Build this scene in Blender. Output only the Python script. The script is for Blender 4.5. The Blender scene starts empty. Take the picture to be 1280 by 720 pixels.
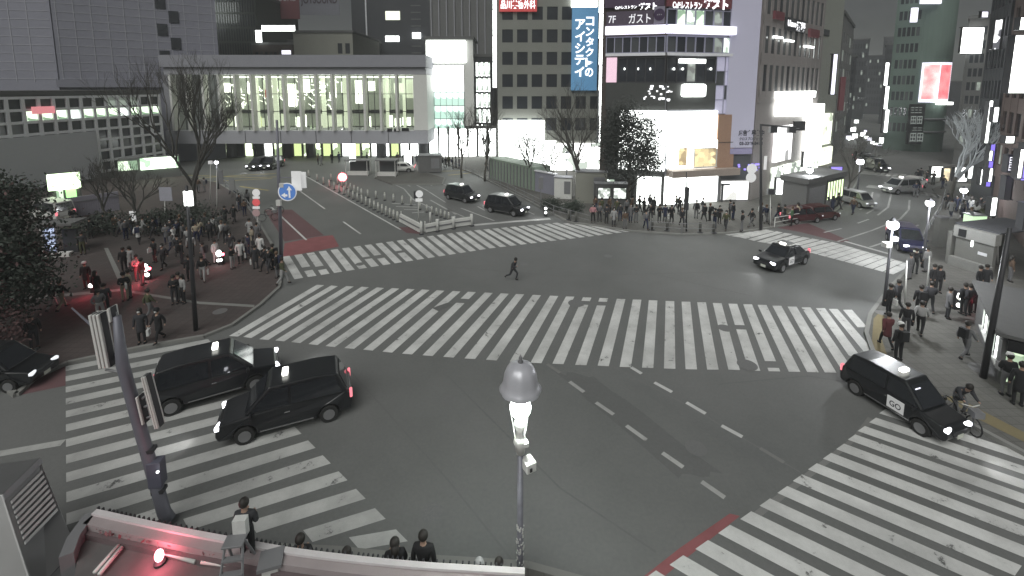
import bpy, bmesh, math, random
from mathutils import Vector, Matrix
R = math.radians
random.seed(7)
sc = bpy.context.scene
C = sc.collection

# ---------------- camera, world, lights, exposure ----------------
H = 12.2; TH = R(7); FPX = 560.0; YH = 109.0
CY = YH + FPX*math.tan(TH)
cam_d = bpy.data.cameras.new('camera'); cam = bpy.data.objects.new('camera', cam_d); C.objects.link(cam)
cam.location = (0, 0, H); cam.rotation_euler = (R(90)-TH, 0, 0)
cam_d.sensor_width = 36; cam_d.lens = FPX/1280*36; cam_d.shift_y = -(CY-360)/1280*-1
cam_d.clip_end = 2000; cam_d.clip_start = .1
sc.camera = cam
w = bpy.data.worlds.new('World'); sc.world = w; w.use_nodes = True
nt = w.node_tree; bg = nt.nodes['Background']
SUN_EL, SUN_AZ = 50, 200
sky = nt.nodes.new('ShaderNodeTexSky'); sky.sky_type = 'NISHITA'; sky.sun_disc = False
sky.sun_elevation = R(SUN_EL); sky.sun_rotation = R(SUN_AZ); sky.air_density = 1.0; sky.dust_density = 6
hs = nt.nodes.new('ShaderNodeHueSaturation'); hs.inputs['Saturation'].default_value = .3; nt.links.new(sky.outputs[0], hs.inputs['Color']); nt.links.new(hs.outputs[0], bg.inputs[0]); bg.inputs[1].default_value = .009
sun_d = bpy.data.lights.new('sun', 'SUN'); sun_d.energy = .95; sun_d.angle = R(50); sun_d.color = (.98, 1, .955)
sun = bpy.data.objects.new('sun', sun_d); C.objects.link(sun)
_sd = Vector((math.sin(R(SUN_AZ))*math.cos(R(SUN_EL)), math.cos(R(SUN_AZ))*math.cos(R(SUN_EL)), math.sin(R(SUN_EL))))
sun.rotation_euler = _sd.to_track_quat('Z', 'Y').to_euler()
vs = sc.view_settings; vs.view_transform = 'Standard'; vs.look = 'None'; vs.gamma = 1; vs.use_curve_mapping = False
vs.exposure = 1.2
sc.cycles.max_bounces = 5; sc.cycles.diffuse_bounces = 2; sc.cycles.glossy_bounces = 2; sc.cycles.transmission_bounces = 3
sc.cycles.sample_clamp_indirect = 3
sc.cycles.use_denoising = True

# ---------------- helpers ----------------
def ray(px, py):
    u = (px-640)/FPX; v = (py-CY)/FPX
    return Vector((u, math.cos(TH)-v*math.sin(TH), -(math.sin(TH)+v*math.cos(TH))))
def G(px, py, z=0.):
    """the point of the level z seen at a pixel of the 1280 x 720 photograph"""
    d = ray(px, py); t = (z-H)/d.z
    return Vector((d.x*t, d.y*t, z))
def W(px, py, Y):
    d = ray(px, py); t = Y/d.y
    return Vector((d.x*t, Y, H+d.z*t))

MATS = {}
def mat(name, col, rough=.75, metal=0., noise=.12, scale=3., emit=None, es=0., bump=0., spec=.4, bscale=None):
    if name in MATS: return MATS[name]
    m = bpy.data.materials.new(name); m.use_nodes = True; MATS[name] = m
    n = m.node_tree; b = n.nodes['Principled BSDF']
    b.inputs['Roughness'].default_value = rough; b.inputs['Metallic'].default_value = metal
    b.inputs['Specular IOR Level'].default_value = spec
    tc = n.nodes.new('ShaderNodeTexCoord')
    tx = n.nodes.new('ShaderNodeTexNoise'); tx.inputs['Scale'].default_value = scale; tx.inputs['Detail'].default_value = 6
    n.links.new(tc.outputs['Object'], tx.inputs[0])
    if noise:
        mx = n.nodes.new('ShaderNodeMix'); mx.data_type = 'RGBA'
        mx.inputs[6].default_value = tuple(max(0, c*(1-noise)) for c in col[:3])+(1,)
        mx.inputs[7].default_value = tuple(min(1, c*(1+noise)) for c in col[:3])+(1,)
        n.links.new(tx.outputs[0], mx.inputs[0]); n.links.new(mx.outputs[2], b.inputs['Base Color'])
    else: b.inputs['Base Color'].default_value = tuple(col[:3])+(1,)
    if bump:
        bp = n.nodes.new('ShaderNodeBump'); bp.inputs['Strength'].default_value = bump
        t2 = n.nodes.new('ShaderNodeTexNoise'); t2.inputs['Scale'].default_value = bscale or scale*8; t2.inputs['Detail'].default_value = 4
        n.links.new(tc.outputs['Object'], t2.inputs[0])
        n.links.new(t2.outputs[0], bp.inputs['Height']); n.links.new(bp.outputs[0], b.inputs['Normal'])
    if emit:
        b.inputs['Emission Color'].default_value = tuple(emit)+(1,); b.inputs['Emission Strength'].default_value = es
    return m
def emat(name, col, s, col2=None, lo=.2, hi=.8, scale=1.2, vor=True, base=(.25, .25, .25), stretch=(1, 1, 1)):
    """a lit surface: what is behind the glass varies from place to place"""
    if name in MATS: return MATS[name]
    m = mat(name, base, .3, noise=0)
    if col2 is None: col2 = tuple(c*.25 for c in col)
    n = m.node_tree; b = n.nodes['Principled BSDF']
    tc = n.nodes.new('ShaderNodeTexCoord'); mp = n.nodes.new('ShaderNodeMapping'); mp.inputs['Scale'].default_value = stretch
    n.links.new(tc.outputs['Object'], mp.inputs[0])
    cr = n.nodes.new('ShaderNodeValToRGB')
    cr.color_ramp.elements[0].position = lo; cr.color_ramp.elements[0].color = tuple(col2)+(1,)
    cr.color_ramp.elements[1].position = hi; cr.color_ramp.elements[1].color = tuple(col)+(1,)
    if vor:
        v = n.nodes.new('ShaderNodeTexVoronoi'); v.inputs['Scale'].default_value = scale; v.distance = 'CHEBYCHEV'
        n.links.new(mp.outputs[0], v.inputs[0]); sep = n.nodes.new('ShaderNodeSeparateColor')
        n.links.new(v.outputs['Color'], sep.inputs[0]); n.links.new(sep.outputs[0], cr.inputs[0])
    else:
        v = n.nodes.new('ShaderNodeTexNoise'); v.inputs['Scale'].default_value = scale; v.inputs['Detail'].default_value = 3
        n.links.new(mp.outputs[0], v.inputs[0]); n.links.new(v.outputs[0], cr.inputs[0])
    n.links.new(cr.outputs[0], b.inputs['Emission Color']); b.inputs['Emission Strength'].default_value = s
    return m

class MB:
    def __init__(s): s.v = []; s.f = []; s.sm = False
    def add(s, vs, fs):
        k = len(s.v); s.v += [tuple(v) for v in vs]; s.f += [tuple(i+k for i in f) for f in fs]; return s
    def hexa(s, p):  # p: 8 points, bottom 4 ccw then top 4
        return s.add(p, [(3, 2, 1, 0), (4, 5, 6, 7), (0, 1, 5, 4), (1, 2, 6, 5), (2, 3, 7, 6), (3, 0, 4, 7)])
    def box(s, c, d, rz=0):
        cx, cy, cz = c; x, y, z = d[0]/2, d[1]/2, d[2]/2; co, si = math.cos(rz), math.sin(rz)
        p = [(cx+a*co-b*si, cy+a*si+b*co, cz+e) for e in (-z, z) for a, b in ((-x, -y), (x, -y), (x, y), (-x, y))]
        return s.hexa(p)
    def prism(s, poly, z0, z1):
        n = len(poly)
        vs = [(p[0], p[1], z0) for p in poly]+[(p[0], p[1], z1) for p in poly]
        return s.add(vs, [tuple(range(n))[::-1], tuple(range(n, 2*n))]+[(i, (i+1) % n, n+(i+1) % n, n+i) for i in range(n)])
    def tube(s, pts, rad, n=8, cap=True):
        pts = [Vector(p) for p in pts]
        if not isinstance(rad, (list, tuple)): rad = [rad]*len(pts)
        k0 = len(s.v); up = None
        for i, p in enumerate(pts):
            d = (pts[min(i+1, len(pts)-1)]-pts[max(i-1, 0)]).normalized()
            if up is None: up = d.orthogonal().normalized()
            a = (up-d*up.dot(d)); a = a.normalized() if a.length > 1e-5 else d.orthogonal().normalized(); up = a
            b = d.cross(a)
            for j in range(n):
                t = 2*math.pi*j/n; s.v.append(tuple(p+(a*math.cos(t)+b*math.sin(t))*rad[i]))
        for i in range(len(pts)-1):
            for j in range(n):
                a = k0+i*n+j; b = k0+i*n+(j+1) % n
                s.f.append((a, b, b+n, a+n))
        if cap: s.f.append(tuple(k0+j for j in range(n))[::-1]); s.f.append(tuple(k0+(len(pts)-1)*n+j for j in range(n)))
        return s
    def lathe(s, prof, c=(0, 0, 0), n=16):
        k0 = len(s.v)
        for r, z in prof:
            for j in range(n):
                t = 2*math.pi*j/n; s.v.append((c[0]+r*math.cos(t), c[1]+r*math.sin(t), c[2]+z))
        for i in range(len(prof)-1):
            for j in range(n):
                a = k0+i*n+j; b = k0+i*n+(j+1) % n; s.f.append((a, b, b+n, a+n))
        s.f.append(tuple(k0+j for j in range(n))[::-1]); s.f.append(tuple(k0+(len(prof)-1)*n+j for j in range(n)))
        return s
    def ball(s, c, r, n=10, m=6, sz=1.):
        return s.lathe([(max(.001, r*math.sin(math.pi*i/m)), -r*sz*math.cos(math.pi*i/m)) for i in range(m+1)], c, n)
    def mesh(s, name, m, smooth=False):
        me = bpy.data.meshes.new(name); me.from_pydata(s.v, [], s.f); me.materials.append(m)
        if smooth: me.polygons.foreach_set('use_smooth', [True]*len(me.polygons))
        me.update(); return me
    def build(s, name, m, parent=None, smooth=False, world=False, bevel=0):
        if world and parent is not None:
            iv = parent.matrix_world_inv; s.v = [tuple(iv @ Vector(v)) for v in s.v]
        o = bpy.data.objects.new(name, s.mesh(name, m, smooth)); C.objects.link(o)
        if parent is not None: o.parent = parent if isinstance(parent, bpy.types.Object) else parent.o
        if bevel:
            b = o.modifiers.new('b', 'BEVEL'); b.width = bevel; b.segments = 2; b.limit_method = 'ANGLE'; b.angle_limit = R(35)
        return o
class Root:
    """an Empty at a thing's base, with the inverse needed to give its parts local coordinates"""
    def __init__(s, name, label, cat, loc, rz=0, group=None):
        o = bpy.data.objects.new(name, None); C.objects.link(o); o.location = loc; o.rotation_euler = (0, 0, rz)
        o.empty_display_size = .2; s.o = o
        s.matrix_world_inv = (Matrix.Translation(Vector(loc)) @ Matrix.Rotation(rz, 4, 'Z')).inverted()
        tag(o, label, cat, group)
def tag(o, label=None, cat=None, group=None, kind=None):
    if label: o['label'] = label
    if cat: o['category'] = cat
    if group: o['group'] = group
    if kind: o['kind'] = kind
    return o
def copy_tree(o, parent=None):
    c = o.copy(); C.objects.link(c)
    if parent is not None: c.parent = parent
    for ch in list(o.children): copy_tree(ch, c)
    return c
def setmat(o, m):
    o.material_slots[0].link = 'OBJECT'; o.material_slots[0].material = m
    return o

FONT_CACHE = {}
def text_mesh(s, bold=0.):
    key = (s, bold)
    if key in FONT_CACHE: return FONT_CACHE[key]
    cu = bpy.data.curves.new('t', 'FONT'); cu.body = s; cu.offset = bold; cu.fill_mode = 'BOTH'
    o = bpy.data.objects.new('t', cu); C.objects.link(o)
    dg = bpy.context.evaluated_depsgraph_get(); me = bpy.data.meshes.new_from_object(o.evaluated_get(dg))
    vs = [tuple(v.co) for v in me.vertices]; fs = [tuple(p.vertices) for p in me.polygons]
    bpy.data.objects.remove(o); bpy.data.curves.remove(cu); bpy.data.meshes.remove(me)
    FONT_CACHE[key] = (vs, fs); return vs, fs
class Fac:
    """a vertical facade from ground point A (left as seen) to B; u runs along it, d stands out of it"""
    def __init__(s, A, B):
        s.A = Vector((A[0], A[1], 0)); s.B = Vector((B[0], B[1], 0)); s.t = (s.B-s.A).normalized(); s.L = (s.B-s.A).length
        s.n = Vector((s.t.y, -s.t.x, 0))
    def uv(s, px, py):
        d = ray(px, py); o = Vector((0, 0, H)); t = (s.A-o).dot(s.n)/d.dot(s.n); p = o+d*t
        return (p-s.A).dot(s.t), p.z
    def P(s, u, z, d=0.): return s.A+s.t*u+s.n*d+Vector((0, 0, z))
    def box(s, mb, u0, u1, z0, z1, d0, d1):
        return mb.hexa([s.P(u, z, d) for z in (z0, z1) for u, d in ((u0, d1), (u1, d1), (u1, d0), (u0, d0))])
    def pbox(s, mb, x0, y0, x1, y1, d0, d1):
        xm, ym = (x0+x1)/2, (y0+y1)/2
        return s.box(mb, s.uv(x0, ym)[0], s.uv(x1, ym)[0], s.uv(xm, y1)[1], s.uv(xm, y0)[1], d0, d1)
    def text(s, mb, txt, u0, u1, z0, z1, d, bold=0., vertical=False):
        if vertical:
            n = len(txt); h = (z1-z0)/n
            for i, ch in enumerate(txt):
                s.text(mb, ch, u0, u1, z1-(i+1)*h+h*.08, z1-i*h-h*.06, d, bold)
            return mb
        vs, fs = text_mesh(txt, bold)
        if not vs: return mb
        xs = [v[0] for v in vs]; ys = [v[1] for v in vs]
        ax, bx, ay, by = min(xs), max(xs), min(ys), max(ys)
        return mb.add([s.P(u0+(v[0]-ax)/(bx-ax)*(u1-u0), z0+(v[1]-ay)/(by-ay+1e-6)*(z1-z0), d+v[2]) for v in vs], fs)
    def ptext(s, mb, txt, x0, y0, x1, y1, d, bold=0., vertical=False):
        xm, ym = (x0+x1)/2, (y0+y1)/2
        return s.text(mb, txt, s.uv(x0, ym)[0], s.uv(x1, ym)[0], s.uv(xm, y1)[1], s.uv(xm, y0)[1], d, bold, vertical)
def building(name, label, fac, depth, h, m, z0=0., u0=None, u1=None, roof=None, cat='building'):
    r = Root(name, label, cat, (fac.A.x, fac.A.y, 0))
    a = 0 if u0 is None else u0; b = fac.L if u1 is None else u1
    fac.box(MB(), a, b, z0, h, -depth, 0).build('wall', m, r, world=True)
    rb = MB(); fac.box(rb, a-.2, b+.2, h, h+.5, -depth-.2, .2)
    rb.build('roof', roof or M_roof, r, world=True)
    return r
def windows(r, fac, u0, u1, z0, z1, nu, nz, fu, fz, mfun, fm, d=.18, name='window', frame=True):
    """nu x nz windows between piers (share fu) and spandrels (share fz); the piers stand d proud of the glass"""
    du = (u1-u0)/nu; dz = (z1-z0)/nz
    g = MB()
    if frame:
        for i in range(nu+1): fac.box(g, u0+i*du-du*fu/2, u0+i*du+du*fu/2, z0, z1, .003, d)
        for j in range(nz+1): fac.box(g, u0-du*fu/2, u1+du*fu/2, z0+j*dz-dz*fz/2, z0+j*dz+dz*fz/2, .003, d-.02)
        g.build('facade_frame', fm, r, world=True)
    base = None
    for j in range(nz):
        for i in range(nu):
            m = mfun(i, j)
            if m is None: continue
            q = MB(); uu = u0+(i+.5)*du; zz = z0+(j+.5)*dz; a = du*(1-fu)/2*.995; b = dz*(1-fz)/2*.995
            if base is None:
                fac.box(q, uu-a, uu+a, zz-b, zz+b, .004, .05)
                o = q.build(name, m, r, world=True); base = o; P0 = fac.P(uu, zz); setmat(o, m)
            else:
                o = base.copy(); C.objects.link(o); o.location = fac.P(uu, zz)-P0; setmat(o, m)
    return g
def sign(fac, rect, m, label, name='sign', cat='sign', d0=.1, d1=.3, txt=None, tm=None, group=None, frame=None, bold=0.):
    """a box sign hung on a facade: a panel, and its lettering as a part; rect in photograph pixels"""
    x0, y0, x1, y1 = rect
    u, z = fac.uv((x0+x1)/2, y1)
    p = fac.P(u, z, d0)
    r = Root(name, label, cat, (p.x, p.y, p.z), 0, group)
    q = MB(); fac.pbox(q, x0, y0, x1, y1, d0, d1); q.build('panel', m, r, world=True)
    if frame:
        g = MB(); t = .8
        for a in ((x0-t, y0-t, x1+t, y0), (x0-t, y1, x1+t, y1+t), (x0-t, y0, x0, y1), (x1, y0, x1+t, y1)): fac.pbox(g, *a, d0, d1+.06)
        g.build('frame', frame, r, world=True)
    for t in (txt or []):
        s_, tx0, ty0, tx1, ty1 = t[:5]; ver = len(t) > 5 and t[5]
        q = MB(); fac.ptext(q, s_, tx0, ty0, tx1, ty1, d1+.04, bold, ver); q.build('lettering', tm, r, world=True)
    return r
M_roof = mat('roof_felt', (.1, .1, .1))
# ---------------- ground, kerbs, markings ----------------
def ground_mat(name, c1, c2, rough=.8, tile=None, dark=None):
    m = mat(name, c1, rough, noise=0, bump=.08, scale=4, spec=.3); n = m.node_tree; b = n.nodes['Principled BSDF']
    tc = n.nodes.new('ShaderNodeTexCoord')
    a = n.nodes.new('ShaderNodeTexNoise'); a.inputs['Scale'].default_value = .12; a.inputs['Detail'].default_value = 8; a.inputs['Roughness'].default_value = .65
    f = n.nodes.new('ShaderNodeTexNoise'); f.inputs['Scale'].default_value = 9; f.inputs['Detail'].default_value = 6
    n.links.new(tc.outputs['Object'], a.inputs[0]); n.links.new(tc.outputs['Object'], f.inputs[0])
    cr = n.nodes.new('ShaderNodeValToRGB'); cr.color_ramp.elements[0].position = .35; cr.color_ramp.elements[1].position = .65
    cr.color_ramp.elements[0].color = tuple(c1)+(1,); cr.color_ramp.elements[1].color = tuple(c2)+(1,)
    n.links.new(a.outputs[0], cr.inputs[0])
    mx = n.nodes.new('ShaderNodeMix'); mx.data_type = 'RGBA'; mx.blend_type = 'OVERLAY'; mx.inputs[0].default_value = .13
    n.links.new(cr.outputs[0], mx.inputs[6]); n.links.new(f.outputs[0], mx.inputs[7]); out = mx.outputs[2]
    if tile:
        br = n.nodes.new('ShaderNodeTexBrick'); br.inputs['Scale'].default_value = 1; br.inputs['Brick Width'].default_value = tile
        br.inputs['Row Height'].default_value = tile; br.inputs['Mortar Size'].default_value = .012; br.offset = 0
        br.inputs['Color1'].default_value = (1, 1, 1, 1); br.inputs['Color2'].default_value = (.86, .86, .86, 1); br.inputs['Mortar'].default_value = (.6, .6, .6, 1)
        n.links.new(tc.outputs['Object'], br.inputs[0])
        m2 = n.nodes.new('ShaderNodeMix'); m2.data_type = 'RGBA'; m2.blend_type = 'MULTIPLY'; m2.inputs[0].default_value = 1
        n.links.new(out, m2.inputs[6]); n.links.new(br.outputs[0], m2.inputs[7]); out = m2.outputs[2]
    n.links.new(out, b.inputs['Base Color']); return m
M_asph = ground_mat('asphalt', (.118, .121, .118), (.152, .153, .151), .7)
M_plaza = ground_mat('plaza_paving', (.072, .063, .061), (.09, .07, .068), .85, .4)
M_walk = ground_mat('walk_paving', (.1, .098, .09), (.13, .126, .118), .85, .4)
M_kerb = mat('kerb_stone', (.2, .2, .19), .85)
M_red = mat('red_surface', (.24, .085, .09), .85, noise=.25, scale=1.5)
M_redf = mat('faded_red_surface', (.13, .07, .075), .85, noise=.25, scale=1.5)
M_tact = mat('tactile_yellow', (.17, .14, .075), .85, noise=.15)
def paint(name, col):
    """road paint, worn through to the asphalt in places"""
    m = mat(name, col, .75, noise=0, spec=.25); n = m.node_tree; b = n.nodes['Principled BSDF']
    tc = n.nodes.new('ShaderNodeTexCoord')
    a = n.nodes.new('ShaderNodeTexNoise'); a.inputs['Scale'].default_value = 1.4; a.inputs['Detail'].default_value = 10; a.inputs['Roughness'].default_value = .75
    n.links.new(tc.outputs['Object'], a.inputs[0])
    cr = n.nodes.new('ShaderNodeValToRGB'); e = cr.color_ramp.elements
    e[0].position = .35; e[0].color = (.11, .11, .11, 1); e[1].position = .4; e[1].color = tuple(c*.86 for c in col)+(1,)
    k = e.new(.62); k.color = tuple(col)+(1,)
    n.links.new(a.outputs[0], cr.inputs[0])
    gr = n.nodes.new('ShaderNodeTexNoise'); gr.inputs['Scale'].default_value = .45; gr.inputs['Detail'].default_value = 5
    mr = n.nodes.new('ShaderNodeMapRange'); mr.inputs[1].default_value = .3; mr.inputs[2].default_value = .62; mr.inputs[3].default_value = .74; mr.inputs[4].default_value = 1.05
    n.links.new(tc.outputs['Object'], gr.inputs[0]); n.links.new(gr.outputs[0], mr.inputs[0])
    mu = n.nodes.new('ShaderNodeMix'); mu.data_type = 'RGBA'; mu.blend_type = 'MULTIPLY'; mu.inputs[0].default_value = 1
    n.links.new(cr.outputs[0], mu.inputs[6]); n.links.new(mr.outputs[0], mu.inputs[7]); n.links.new(mu.outputs[2], b.inputs['Base Color']); return m
M_paint = paint('white_road_paint', (.6, .6, .59))
M_paint2 = paint('worn_road_paint', (.42, .42, .41))
M_yel = paint('yellow_road_paint', (.42, .36, .16))

g = MB(); g.add([(-600, -60, 0), (600, -60, 0), (600, 900, 0), (-600, 900, 0)], [(0, 1, 2, 3)])
tag(g.build('ground', M_asph), kind='structure')
KZ = .13
def pavement(name, pts, m, kerb=None, z=KZ):
    P = [G(*p, z) if len(p) == 2 else Vector((p[0], p[1], z)) for p in pts]
    poly = [(p.x, p.y) for p in P]
    o = MB().prism(poly, .002, z).build(name, m); tag(o, kind='structure')
    if kerb:  # indices along which the kerb stones run
        b = MB(); a0, a1 = kerb
        for i in range(a0, a1):
            p, q = P[i], P[i+1]; t = (q-p).normalized(); nn = Vector((-t.y, t.x, 0))*.09
            b.hexa([p-nn-Vector((0, 0, z-.003)), q-nn-Vector((0, 0, z-.003)), q+nn-Vector((0, 0, z-.003)), p+nn-Vector((0, 0, z-.003)),
                    p-nn+Vector((0, 0, .012)), q-nn+Vector((0, 0, .012)), q+nn+Vector((0, 0, .012)), p+nn+Vector((0, 0, .012))])
        tag(b.build('kerb', M_kerb), kind='structure')
    return o
pavement('station_plaza', [(-60, 440), (20, 492), (44, 470), (84, 452), (180, 432), (255, 419), (290, 405), (325, 380), (349, 358), (352, 335),
                           (340, 305), (322, 275), (300, 245), (272, 228), (225, 219), (150, 222), (60, 232), (-100, 240)], M_plaza, (0, 15))
pavement('corner_pavement', [(1300, 575), (1225, 535), (1150, 490), (1112, 462), (1092, 440), (1083, 415), (1088, 392), (1110, 362), (1132, 338), (1146, 308),
                             (1158, 285), (1172, 262), (1176, 245), (1165, 236), (1190, 226), (1330, 215), (1500, 330), (1500, 575)], M_walk, (0, 12))
pavement('far_pavement', [(556, 204), (592, 216), (624, 232), (660, 250), (690, 266), (712, 277), (745, 281), (790, 288), (850, 292), (905, 291),
                          (948, 286), (985, 280), (1022, 274), (1046, 262), (1062, 244), (1072, 225), (1075, 200), (1070, 185), (900, 178), (560, 192)], M_walk, (0, 17))
pavement('near_pavement', [(-100, 655), (100, 672), (320, 682), (420, 687), (520, 697), (600, 702), (660, 706), (740, 728), (900, 800), (900, 1000), (-400, 1000)], M_walk, (0, 8))
pavement('bus_island', [(468, 222), (472, 214), (520, 212), (556, 222), (553, 230), (490, 230)], M_walk, (0, 5))
pavement('far_right_pavement', [(1140, 221), (1150, 214), (1195, 205), (1330, 200), (1330, 212), (1190, 223), (1165, 229)], M_walk, (0, 2))
def sheet(name, pts, m, z=.006):
    P = [G(*p, z) for p in pts]
    o = MB().add(P, [tuple(range(len(P)))]).build(name, m); tag(o, kind='structure'); return o
sheet('red_road_surface', [(353, 322), (356, 304), (395, 296), (416, 294), (424, 308)], M_red)
sheet('red_road_surface', [(800, 724), (851, 684), (912, 642), (925, 645), (860, 696), (826, 724)], M_red)
sheet('red_road_surface', [(508, 291), (498, 284), (512, 284), (530, 293)], M_redf)
sheet('red_road_surface', [(330, 262), (365, 262), (405, 294), (356, 302)], M_redf, .003)
sheet('red_road_surface', [(1000, 290), (968, 284), (1010, 279), (1062, 301), (1052, 303)], M_redf)
sheet('red_road_surface', [(14, 496), (40, 474), (82, 455), (82, 482)], M_redf)
sheet('tactile_strip', [(1093, 445), (1090, 425), (1092, 398), (1102, 388), (1106, 392), (1101, 420), (1109, 444)], M_tact, KZ+.004)
sheet('tactile_strip', [(1176, 494), (1195, 496), (1260, 530), (1300, 550), (1300, 562), (1225, 525)], M_tact, KZ+.004)
sheet('paving_band', [(0, 374), (150, 361), (250, 377), (318, 381), (318, 384), (250, 380), (150, 364), (0, 378)], M_kerb, KZ+.004)
sheet('paving_band', [(130, 310), (135, 310), (160, 360), (152, 361)], M_kerb, KZ+.008)
def line(name, segs, m=M_paint, wd=.15, z=.008):
    b = MB()
    for pts in segs:
        P = [G(*p, z) for p in pts]
        for i in range(len(P)-1):
            t = (P[i+1]-P[i]).normalized(); nn = Vector((-t.y, t.x, 0))*wd/2
            b.add([P[i]-nn, P[i+1]-nn, P[i+1]+nn, P[i]+nn], [(0, 1, 2, 3)])
    o = b.build(name, m); tag(o, kind='structure'); return o
def zebra(name, pairs, wd=.46, z=.009, m=M_paint, skip=()):
    """stripes from (near end | far end) key pairs; the fifth value is the number of steps to the next key pair"""
    S = []
    for k, p in enumerate(pairs):
        a, b = G(p[0], p[1], z), G(p[2], p[3], z)
        if k == len(pairs)-1: S.append((a, b)); break
        q = pairs[k+1]; a2, b2 = G(q[0], q[1], z), G(q[2], q[3], z); n = p[4] if len(p) > 4 else 1
        for i in range(n): S.append((a.lerp(a2, i/n), b.lerp(b2, i/n)))
    mb = MB()
    for k, (a, b) in enumerate(S):
        t = (b-a).normalized(); nxt = S[k+1][0]-a if k < len(S)-1 else a-S[k-1][0]
        if len(S) == 35 and k >= 32: nxt = S[32][0]-S[31][0]
        e = nxt.normalized(); sn = abs(e.cross(t).z); off = e*min(wd/max(sn, .35), .9)
        cuts = [(0, 1)]
        for (kk, c0, c1) in skip:
            if kk == k: cuts = [(0, c0), (c1, 1)]
        for c0, c1 in cuts:
            p, q = a.lerp(b, c0), a.lerp(b, c1)
            mb.add([p, p+off, q+off, q], [(0, 1, 2, 3)])
    o = mb.build(name, m); tag(o, kind='structure'); return o
bot = [286, 304, 324, 344, 364, 385.5, 407, 430.5, 454, 478, 502.5, 528, 554, 580.5, 607.5, 637, 663, 690.5, 719, 747, 774.5, 802.5, 830, 857, 884, 910.5, 936, 961, 986, 1009, 1031, 1054.5, 1076, 1090, 1072]
boty = [420, 421, 424, 425.5, 427.5, 430, 432.5, 435, 437, 439.5, 442, 444, 446, 448, 449.5, 452, 453.5, 454.5, 456, 457, 458.5, 459.5, 460.5, 461.5, 462, 462, 463, 464, 464.5, 465, 465.5, 466, 466, 452, 409]
top = [396, 414, 433, 452, 471, 490, 509, 527.5, 546, 566, 585, 606, 626, 645, 666, 687.5, 707.5, 728.75, 749.5, 771, 791, 811, 832, 852, 871.5, 891, 910.5, 929, 947, 965.5, 984.5, 1002, 1020, 1036, 1053.75]
def lerpy(x, K):
    for (a, b), (c, d) in zip(K, K[1:]):
        if x <= c: return b+(d-b)*(x-a)/(c-a)
    return K[-1][1]
TK = [(396, 356), (490, 360), (645, 367.5), (749, 372.5), (852, 377), (947, 381), (1060, 387.5)]
zebra('central_crosswalk', [(b, y, t, lerpy(t, TK)) for b, y, t in zip(bot, boty, top)], .47,
      skip=[(10, .78, .86), (26, .55, .62), (27, .04, .12), (18, .86, .93), (17, .86, .93)])
zebra('far_left_crosswalk', [(368, 349, 352, 321, 17), (612, 310.5, 581, 289, 10), (736, 295.7, 690, 279, 4), (782, 290, 745, 281.5, 2), (797, 289, 779, 285.5)], .5,
      skip=[(1, .25, .4), (2, .2, .35), (6, .35, .45), (7, .3, .45), (9, .4, .5)])
zebra('far_right_crosswalk', [(904, 292.5, 921, 290), (914, 295, 952, 286), (924, 296.5, 960, 287.5), (935, 299, 971, 289), (946, 302, 981, 291.2), (957, 303.5, 992, 294, 4),
                              (1001, 312.5, 1040, 302.5, 9), (1105, 340, 1130, 328)], .48)
cw = []
la0, la1 = Vector(G(82, 458)), Vector(G(83, 641)); da = (la1-la0).normalized()
ra0, ra1 = Vector(G(260, 424)), Vector(G(495, 662))
mb = MB()
for k in range(16):
    r_ = ra0.lerp(ra1, k/15); l_ = la0+da*(k*.935*H/11.8); z = Vector((0, 0, .009))
    if k == 15: l_ = Vector(G(436, 672))
    if k == 14: l_ = Vector(G(379, 663))
    if k == 13: l_ = Vector(G(311, 652))
    if k == 12: l_ = Vector(G(229, 649))
    t = (r_-l_).normalized(); e = (ra1-ra0).normalized()*.52; e2 = da*.48
    if k >= 12: e2 = e
    mb.add([l_+z, l_+e2+z, r_+e+z, r_+z], [(0, 1, 2, 3)])
tag(mb.build('near_left_crosswalk', mat('worn_white', (.4, .4, .39)) if 0 else paint('dull_road_paint', (.47, .47, .46))), kind='structure')
mb = MB(); dr = (G(1272, 705)-G(1002.5, 593)).normalized()
for (x, y) in [(1107, 511), (1095, 522), (1081, 532.5), (1069, 543), (1055, 554.5), (1039, 566), (1021, 579), (1002.5, 593), (984, 607.5), (962.5, 623), (939, 639), (912.5, 656), (885, 675), (854, 694), (820, 713), (784, 737)]:
    p = G(x, y, .009); ed = (G(820, 713)-G(1095, 522)); ed.z = 0; nn = ed.normalized()*.5
    mb.add([p, p+nn, p+nn+dr*4.75, p+dr*4.75], [(0, 1, 2, 3)])
tag(mb.build('near_right_crosswalk', M_paint), kind='structure')
zebra('distant_crosswalk', [(1082, 234, 1086, 231, 6), (1140, 241, 1136, 237, 6), (1190, 250, 1182, 245)], .7, m=M_paint2)
zebra('distant_crosswalk', [(1072, 217, 1080, 214, 6), (1120, 221, 1124, 217)], .8, m=M_paint2)
line('lane_dashes', [[(712, 477), (730, 490)], [(745, 503), (767, 518)], [(783, 532), (808, 550)], [(828, 566), (854, 584)], [(877, 602), (906, 622)]], M_paint2, .17)
line('lane_dashes', [[(789, 459), (802, 467)], [(818, 478), (840, 490)], [(858, 503), (882, 517)], [(902, 532), (928, 546)]], M_paint, .17)
line('lane_dashes', [[(684, 455), (700, 466)], [(950, 560), (980, 578)]], mat('ghost_line', (.17, .17, .165)), .15)
line('tar_seam', [[(430, 455), (560, 600), (640, 700)], [(560, 470), (700, 610), (820, 690)], [(520, 330), (700, 345), (900, 340)], [(900, 480), (1010, 470), (1075, 480)], [(640, 300), (760, 330), (940, 370)]], mat('faint_seam', (.118, .12, .118)), .06, .0045)
line('tar_seam', [[(762, 456), (860, 507), (1000, 590)]], mat('tar_seam', (.14, .14, .14)), .05, .004)
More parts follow.
